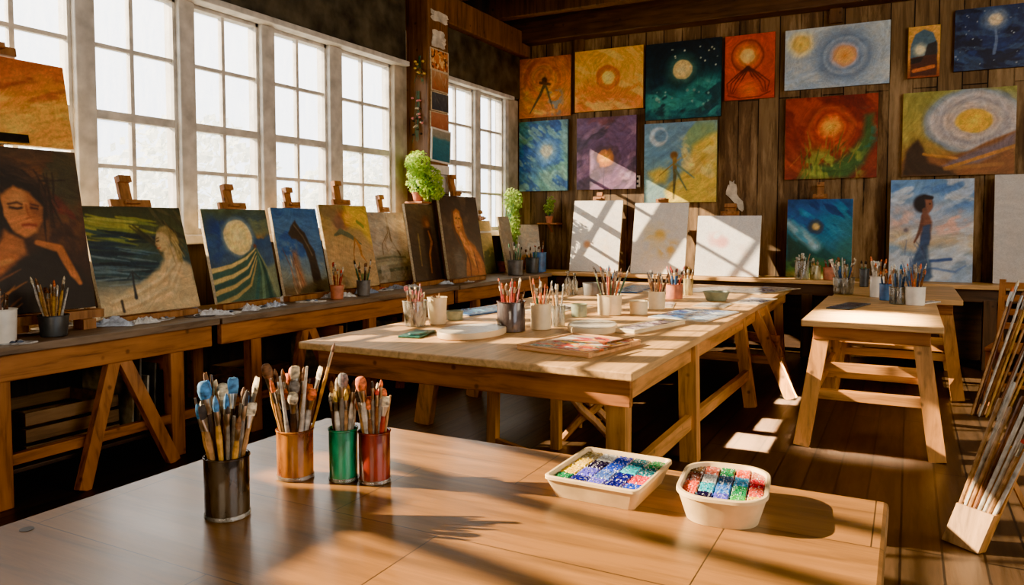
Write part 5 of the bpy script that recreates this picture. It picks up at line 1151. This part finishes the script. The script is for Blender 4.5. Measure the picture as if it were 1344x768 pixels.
# ------------------------------------------------------------------ plants
def leaf_mat(name, c, c2):
    T = NT(name); g = T.n('ShaderNodeTexNoise',{'Vector':T.coords(),'Scale':14.,'Detail':2.}).outputs['Fac']
    cc = T.ramp(g,[(.35,L4(c)),(.65,L4(c2))])
    d = T.n('ShaderNodeBsdfPrincipled',{'Base Color':cc,'Roughness':.5}).outputs[0]; tr = T.n('ShaderNodeBsdfTranslucent',{'Color':cc}).outputs[0]
    return T.out(T.n('ShaderNodeMixShader',{0:.5,1:d,2:tr}).outputs[0])
LEAF = leaf_mat('bright_leaves',(132,180,36),(204,226,84)); LEAF2 = leaf_mat('soft_leaves',(120,160,56),(184,206,96))
def plant(x, y, z, pr, ph, potm, blobs, n, ls, label, leaf, seed):
    t = empty('potted_plant',(x,y,z),0,label,'plant'); rg = random.Random(seed)
    sub('pot', potm, t, lambda m: m.lathe([(pr*.72,0),(pr*.75,.004),(pr*.95,ph*.8),(pr*1.06,ph*.8),(pr*1.06,ph),(pr*.93,ph),(pr*.9,ph*.86),(0,ph*.86)],24), smooth=True)
    f = MB(); st = MB()
    for k in range(n):
        b = rg.choices(blobs,[q[6] for q in blobs])[0]
        while True:
            d = Vector((rg.uniform(-1,1),rg.uniform(-1,1),rg.uniform(-1,1)))
            if .25 < d.length < 1: break
        c_ = Vector((b[0]+d.x*b[3],b[1]+d.y*b[4],b[2]+d.z*b[5]))
        nrm = (d*.6+Vector((rg.uniform(-1,1),rg.uniform(-1,1),rg.uniform(-.2,1)))).normalized()
        a_ = nrm.orthogonal().normalized(); a_ = Matrix.Rotation(rg.random()*6.28,3,nrm) @ a_; bb = nrm.cross(a_); l = ls*rg.uniform(.6,1.3)
        f.add([c_-a_*l*.5,c_-a_*l*.1+bb*l*.26+nrm*l*.06,c_+a_*l*.5,c_-a_*l*.1-bb*l*.26+nrm*l*.06],[(0,1,2),(0,2,3)])
        if k%22 == 0: st.tube([(0,0,ph*.8),((c_.x)*.4,(c_.y)*.4,ph+(c_.z-ph)*.5),tuple(c_)],[.004,.003,.0015],5)
    f.build('foliage',leaf,t); st.build('stems',M['t_green'],t,True)
    return t
def shelf(lo, hi, label):
    t = empty('wall_shelf',((lo[0]+hi[0])/2,(lo[1]+hi[1])/2,lo[2]),0,label,'shelf'); hx,hy = (hi[0]-lo[0])/2,(hi[1]-lo[1])/2
    sub('shelf_board', M['bench_y'], t, lambda m: m.bbox((-hx,-hy,0),(hx,hy,hi[2]-lo[2]),.003))
    sub('bracket', M['bench_y'], t, lambda m: m.bar((0,hy,-.10),(0,-hy*.5,-.001),.02,.02))
shelf((-4.72,6.62,1.72),(-4.50,6.797,1.74),'small wooden shelf on the timber post under the bright green plant')
plant(-4.61,6.71,1.7404,.065,.10,TER,[(.06,.03,.22,.21,.17,.17,3),(.02,-.04,.40,.14,.13,.14,1.3),(.14,.04,.10,.14,.12,.1,1)],2000,.046,'bushy bright green potted plant against the timber post',LEAF,1)
plant(-4.795,8.915,.8706,.065,.14,TER,[(.08,.16,.95,.13,.15,.17,2),(.10,.17,.62,.09,.09,.26,2),(.08,.14,.34,.06,.05,.16,1)],1000,.05,'tall trailing green plant in the corner beside the small window',LEAF2,2)
shelf((-4.52,9.42,1.50),(-4.22,9.598,1.52),'small wooden shelf on the back wall holding a tiny plant')
plant(-4.37,9.5,1.5204,.05,.09,TER,[(.0,-.01,.20,.08,.07,.09,2),(.03,-.02,.30,.06,.05,.07,1)],260,.04,'tiny potted plant on a wall shelf above the orange mound painting',LEAF2,3)

# ------------------------------------------------------------------ pinned on the timber post
FX = -4.6
def card(px0,px1,py0,py1,label,fn,name='postcard',cat='postcard',seed=1,border=None,tilt=0.,th=.006,off=.0):
    p0, p1 = at(px0,(py0+py1)/2,0,FX), at(px1,(py0+py1)/2,0,FX); zt, zb = at((px0+px1)/2,py0,0,FX).z, at((px0+px1)/2,py1,0,FX).z
    y0,y1 = max(6.905,p0.y),min(7.295,p1.y); w_,h_ = y1-y0, zt-zb
    t = empty(name,(FX+.0008+off,(y0+y1)/2,zb),math.pi/2,label,cat)
    t.rotation_euler = (0,tilt,math.pi/2) if not tilt else (Matrix.Rotation(math.pi/2,3,'Z') @ Matrix.Rotation(tilt,3,'Y')).to_euler()
    sub('backing', border or M['canvas_edge'], t, lambda m: m.box((-w_/2,-th,0),(w_/2,0,h_)))
    if fn:
        a = Art(w_*.9,h_*.9,seed,150); fn(a); o = a.build('picture_face',M['paint'],t,-th-.001); o.location = (0,0,h_*.05)
def c1(a): a.grad([(0,(214,120,40)),(1,(190,90,36))],warp=.3); a.blot((240,190,110),(5,5),.5,.12,1); a.blot((90,50,30),(6,5),.54,.1,2)
def c2(a): a.grad([(0,(190,140,90)),(1,(150,80,50))],warp=.3); a.strokes(14,[(70,50,40),(226,196,150),(196,90,50)],(0,0,1,1),.3,.05,1.3,.5)
def c3(a): a.grad([(0,(70,74,80)),(1,(54,60,70))],warp=.3); a.strokes(14,[(30,34,44),(140,130,116),(100,110,120)],(0,0,1,1),.3,.04,1.3,.6)
def c4(a): a.grad([(0,(180,110,76)),(1,(160,86,60))],warp=.3); a.strokes(12,[(206,140,96),(120,60,40)],(0,0,1,1),.3,.05,1.4,.4)
def c5(a): a.grad([(0,(150,140,120)),(.22,(130,130,116)),(.3,(40,110,126)),(1,(26,96,116))],warp=.05); a.tex(.15)
card(564,590,66,94,'orange abstract postcard, topmost on the timber post',c1,seed=1); card(565,590,94,121,'brown and cream postcard pinned second on the timber post',c2,seed=2)
card(565,590,122,147,'dark grey-blue postcard pinned on the timber post',c3,seed=3); card(564,590,148,171,'rusty red postcard pinned above the teal picture',c4,seed=4)
card(563,591,170,214,'teal seascape picture in a pale frame on the timber post',c5,'small_picture','picture',5,WHT,.05,.012,.012)
card(563,589,217,262,'blank white board fixed low on the timber post',None,'white_board','board',6,WHT,0,.008)
card(571,588,229,256,'little grey-framed white sketch on the blank white board',lambda a: a.grad([(0,(206,200,190)),(1,(190,186,176))]),'small_picture','picture',7,GRY,0,.006,.0095)
def paper(px0,px1,py0,py1,seed,label):
    p0,p1 = at(px0,py0,0,FX),at(px1,py1,0,FX); rg = random.Random(seed); n = 26
    cy,cz = (max(6.91,p0.y)+min(7.29,p1.y))/2,(p0.z+p1.z)/2; hy,hz = (min(7.29,p1.y)-max(6.91,p0.y))/2,(p0.z-p1.z)/2
    pl = []
    for k_ in range(n):
        a = k_*2*math.pi/n; q = .8+.2*rg.random(); c,s = math.cos(a),math.sin(a); m_ = max(abs(c),abs(s)); pl.append((c/m_*hy*q,s/m_*hz*q))
    m = MB(); vs = [(FX+.0015,cy+y,cz+z) for y,z in pl]; vs2 = [(FX+.004+.012*abs(math.sin(i*1.7)),cy+y,cz+z) for i,(y,z) in enumerate(pl)]
    m.add(vs+vs2+[(FX+.005,cy,cz)],[tuple(range(n))]+[(i,(i+1)%n,n+(i+1)%n,n+i) for i in range(n)]+[(n+i,n+(i+1)%n,2*n) for i in range(n)])
    tag(m.build('torn_paper', M['torn']), label, 'paper')
M['torn'] = plain('torn_paper',(214,200,176),.8,var=.14,scale=9)
paper(564,590,10,36,1,'crinkled pale paper scrap at the very top of the timber post'); paper(566,584,36,68,2,'long pale paper scrap above the orange postcard')
# dried flowers hanging on the near face of the post
def dried(px, py0, py1, cols, label, seed):
    p = at(px,py0,1,6.88); q = at(px,py1,1,6.88); rg = random.Random(seed)
    t = empty('dried_flowers',(p.x,6.897,q.z),0,label,'flowers'); H_ = p.z-q.z
    s = MB()
    for i in range(7): s.tube([(rg.uniform(-.02,.02),-.012,H_*.98),(rg.uniform(-.03,.03),-.03,H_*.5),(rg.uniform(-.07,.07),-.04,rg.uniform(.0,.25)*H_)],.003,5)
    s.build('stalks', M['h_green'], t, True)
    for j,cn in enumerate(cols):
        b = MB()
        for i in range(7):
            x,y,z = rg.uniform(-.07,.07),rg.uniform(-.06,-.03),H_*rg.uniform(.15,.7) if j else H_*rg.uniform(.3,.85)
            b.lathe([(0,-.012),(.012,-.009),(.017,0),(.010,.010),(0,.012)],8,c=(x,y,z))
        b.build('blossoms', M['t_'+cn], t, True)
dried(551,72,112,('yellow','brown'),'hanging bunch of yellow dried flowers on the timber post',1); dried(548,118,190,('pink','cream','dark'),'hanging bunch of pink and cream dried flowers on the timber post',2)
# little white tag on the back wall and an upright handle-like hook on the counter
t = empty('wall_tag',(at(837,238,1,9.59).x,9.6,at(837,238,1,9.59).z),0,'tiny white tag with two dark holes beside the purple painting','tag')
sub('tag_plate', WHT, t, lambda m: m.bbox((-.03,-.012,-.075),(.03,-.0005,.075),.004))
for z in (-.03,.035): sub('tag_hole', M['iron'], t, lambda m: m.bbox((-.014,-.0145,z-.016),(.014,-.0122,z+.016),.001))
rx = at(960,255,1,9.59)
m = MB(); n = 22; rg = random.Random(5)
pl = [(.07*math.cos(k_*2*math.pi/n)*(.6+.5*rg.random())+.14*max(0,-math.sin(k_*2*math.pi/n)),.2*math.sin(k_*2*math.pi/n)*(.7+.4*rg.random())) for k_ in range(n)]
m.add([(rx.x+x,9.598,rx.z+z) for x,z in pl]+[(rx.x+x*.95,9.588-.01*abs(math.sin(i*2.)),rx.z+z*.95) for i,(x,z) in enumerate(pl)]+[(rx.x,9.586,rx.z)],[tuple(range(n))]+[(i,(i+1)%n,n+(i+1)%n,n+i) for i in range(n)]+[(n+i,n+(i+1)%n,2*n) for i in range(n)])
tag(m.build('torn_paper', M['torn']),'torn white paper stuck on the plank wall above the pink-blotted canvas','paper')

# ------------------------------------------------------------------ long brushes leaning at the right
def rack(base0, base1, lean_px, label, plank_h, n, cols, tips, where, seed, length, thick, prop=True):
    "flat wooden brush rack: back board tilted away, front pocket, prop leg; brushes stand in the pocket"
    b0,b1 = Vector(base0),Vector(base1); c = (b0+b1)/2; e = (b1-b0); w_ = e.length; e.normalize()
    t = empty('brush_rack',c,math.atan2(e.y,e.x),label,'rack')
    tx,ty = lean_px  # lean across and away per unit height
    D = Vector((tx,ty,1)).normalized(); nrm = Vector((1,0,0)).cross(D).normalized()  # local
    W2 = w_/2
    def slabv(m,z0,z1,off,th,wa=-W2,wb=W2):
        ps = [Vector((x,0,0))+D*h+Vector((0,off+dy,0)) for h in (z0,z1) for dy in (0,th) for x in (wa,wb)]
        m.add(ps,[(0,1,3,2),(4,6,7,5),(0,4,5,1),(2,3,7,6),(0,2,6,4),(1,5,7,3)])
    sub('back_board', M['pine_z'], t, lambda m: slabv(m,0,plank_h*2.6,.022,.014))
    sub('front_pocket', POCK, t, lambda m: slabv(m,0.002,plank_h,-.022,.010))
    for s in (-1,1): sub('side_strip', M['pine_z'], t, lambda m: slabv(m,0.002,plank_h,-.0115,.033,s*(W2-.004)-.004,s*(W2-.004)+.004))
    sub('prop_leg', M['pine_z'], t, lambda m: m.bar(Vector((0,.04,0))+D*plank_h*2.2,Vector((tx*.5+.10,.26,.0)),.03,.02))
    rg = random.Random(seed); Mx = Matrix.Rotation(math.atan2(e.y,e.x),3,'Z')
    for i in range(n):
        x = -W2+.018+(w_-.036)*i/(n-1); l = length*(.86+.26*rg.random())*(1+.10*math.sin(i*2.))
        Dk_ = Vector((tx*(.86+.36*i/(n-1)),ty,1)).normalized()
        p0 = c+Mx@(Vector((x,.0055*(i%2),.014))+D*.0); p1 = c+Mx@(Vector((x,.0055*(i%2),.014))+Dk_*l)
        hc,tc = cols[i%len(cols)],tips[i%len(tips)]
        if i not in (6,8): p0,p1 = p1,p0
        brush(p0,p1,'stick',hc,tc,f'{["first","second","third","fourth","fifth","sixth","seventh","eighth","ninth","tenth"][i]} long {hc}-handled brush from the left in {where}',None,thick)
rack((.185,4.115,0),(.325,4.005,0),(.26,.16),'low wooden rack of long brushes leaning on the floor at the lower right',.20,8,('tan','white','tan','brown','white','white','tan','white','blue'),('cream','cream','dark','brown','orange','cream','red','orange','grey'),'the floor rack',5,.70,2.2)
for i in range(10):
    x = .47+.024*i; y = 6.92-.008*i+.03*(i%2)
    h_ = 1.02+.05*math.sin(i*1.9)
    brush((x,y,.002),(x+.27+.012*i,y+.20+.01*i,h_),'stick',('tan','brown','white','tan','ochre')[i%5],('orange','cream','brown','white')[i%4],f'{["first","second","third","fourth","fifth","sixth","seventh","eighth","ninth","tenth"][i]} from left of the long brushes leaning on the slat-back chair','long brushes leaning on the chair',2.4)

# ------------------------------------------------------------------ outside
HAZ = leaf_mat('hazy_leaves',(196,204,196),(226,230,222))  # outdoor haze put into the near-white leaf colour
for i,(x,y,h_,r) in enumerate([(-9.5,5.2,3.3,1.2),(-9.8,8.2,3.5,1.4),(-9.2,11.4,3.2,1.2),(-10.5,14.8,3.3,1.6)]):
    t = empty('garden_tree',(x,y,-.3),0,f'{["pale hazy bush","hazy round tree","faint hazy tree","distant hazy tree"][i]} outside the {["left","middle","right","farthest"][i]} window panes','tree'); f = MB(); rg = random.Random(i)
    for k_ in range(1500):
        while True:
            d = Vector((rg.uniform(-1,1),rg.uniform(-1,1),rg.uniform(-1,1)))
            if .3 < d.length < 1: break
        c = Vector((d.x*r,d.y*r,h_*.6+d.z*h_*.4)); nrm = Vector((rg.uniform(-1,1),rg.uniform(-1,1),rg.uniform(-1,1))).normalized(); a_ = nrm.orthogonal().normalized(); bb = nrm.cross(a_); l = .2
        f.add([c-a_*l*.5,c+bb*l*.3,c+a_*l*.5,c-bb*l*.3],[(0,1,2,3)])
    f.build('crown',HAZ,t); sub('trunk',M['bench_z'],t,lambda m: m.tube([(0,0,0),(.03,0,h_*.3),(0,.02,h_*.6)],[.12,.1,.06],8),smooth=True)
MB().box((-40,-20,-.42),(WX-.2,40,-.3)).build('ground', plain('pale_ground',(150,146,130),.9,var=.1,scale=.6), kind='structure')

# ------------------------------------------------------------------ light
wd = bpy.data.worlds.new('world'); SC.world = wd; wd.use_nodes = True
nt = wd.node_tree; nt.nodes.clear()
tc = nt.nodes.new('ShaderNodeTexCoord'); sp = nt.nodes.new('ShaderNodeSeparateXYZ'); rp = nt.nodes.new('ShaderNodeValToRGB'); bg = nt.nodes.new('ShaderNodeBackground'); ow = nt.nodes.new('ShaderNodeOutputWorld')
nt.links.new(tc.outputs['Generated'],sp.inputs[0]); nt.links.new(sp.outputs[2],rp.inputs[0]); nt.links.new(rp.outputs[0],bg.inputs[0]); nt.links.new(bg.outputs[0],ow.inputs[0])
el = rp.color_ramp.elements; el[0].position = .0; el[0].color = (.62,.70,.82,1); el[1].position = .35; el[1].color = (1,.98,.95,1)
bg.inputs[1].default_value = WORLD
AZ, EL = R(20), R(27)
s = Vector((math.cos(AZ)*math.cos(EL),math.sin(AZ)*math.cos(EL),-math.sin(EL)))
sd = bpy.data.lights.new('sun','SUN'); sd.energy = SUN; sd.color = (1,.75,.46); sd.angle = R(.5)
so = bpy.data.objects.new('sun',sd); COL.objects.link(so); so.location = (-12,2,8); so.rotation_euler = s.to_track_quat('-Z','Y').to_euler()
# added warm fill light, out of view at right, brightening the window-side canvases
ad = bpy.data.lights.new('side_fill','AREA'); ad.shape = 'RECTANGLE'; ad.size = 3.5; ad.size_y = 2.2; ad.energy = FILL; ad.color = (1,.82,.62)
ao = bpy.data.objects.new('side_fill',ad); COL.objects.link(ao); ao.location = (3.9,5.0,3.1); ao.rotation_euler = (Vector((-4.2,6.6,1.7))-Vector((3.9,5.0,3.1))).to_track_quat('-Z','Y').to_euler()
# narrow area lamps added to stand in for sun on floor and right table
for i,(x,y,sx,sy) in enumerate([(-.93,5.36,.40,.26),(-.90,5.88,.38,.13),(-.88,6.80,.34,.16),(-.26,5.72,.66,.50)]):
    d_ = bpy.data.lights.new('sun_patch_light','AREA'); d_.shape = 'RECTANGLE'; d_.size = sx; d_.size_y = sy; d_.spread = R(.6 if i < 3 else 9); d_.energy = PATCH*sx*sy*(.35 if i == 3 else .6); d_.color = (1,.80,.56)
    o_ = bpy.data.objects.new('sun_patch_light',d_); COL.objects.link(o_); o_.location = (x+.15,y+.0,4.1); o_.rotation_euler = (Vector((x,y,0))-o_.location).to_track_quat('-Z','Y').to_euler()
ad = bpy.data.lights.new('rear_fill','AREA'); ad.shape = 'RECTANGLE'; ad.size = 2.2; ad.size_y = 1.; ad.energy = REAR; ad.color = (1,.76,.52)  # added fill from behind the camera, warming bench and table fronts
ao = bpy.data.objects.new('rear_fill',ad); COL.objects.link(ao); ao.location = (-.2,-2.3,1.9); ao.rotation_euler = (Vector((-2.8,5.,.9))-Vector((-.2,-2.3,1.9))).to_track_quat('-Z','Y').to_euler()
SC.view_settings.view_transform = 'AgX'
SC.view_settings.look = LOOK
SC.view_settings.exposure = EXPO
try:
    SC.cycles.max_bounces = 8; SC.cycles.transparent_max_bounces = 12; SC.cycles.sample_clamp_indirect = 6.; SC.cycles.use_denoising = True; SC.cycles.caustics_reflective = False; SC.cycles.caustics_refractive = False
except Exception: pass
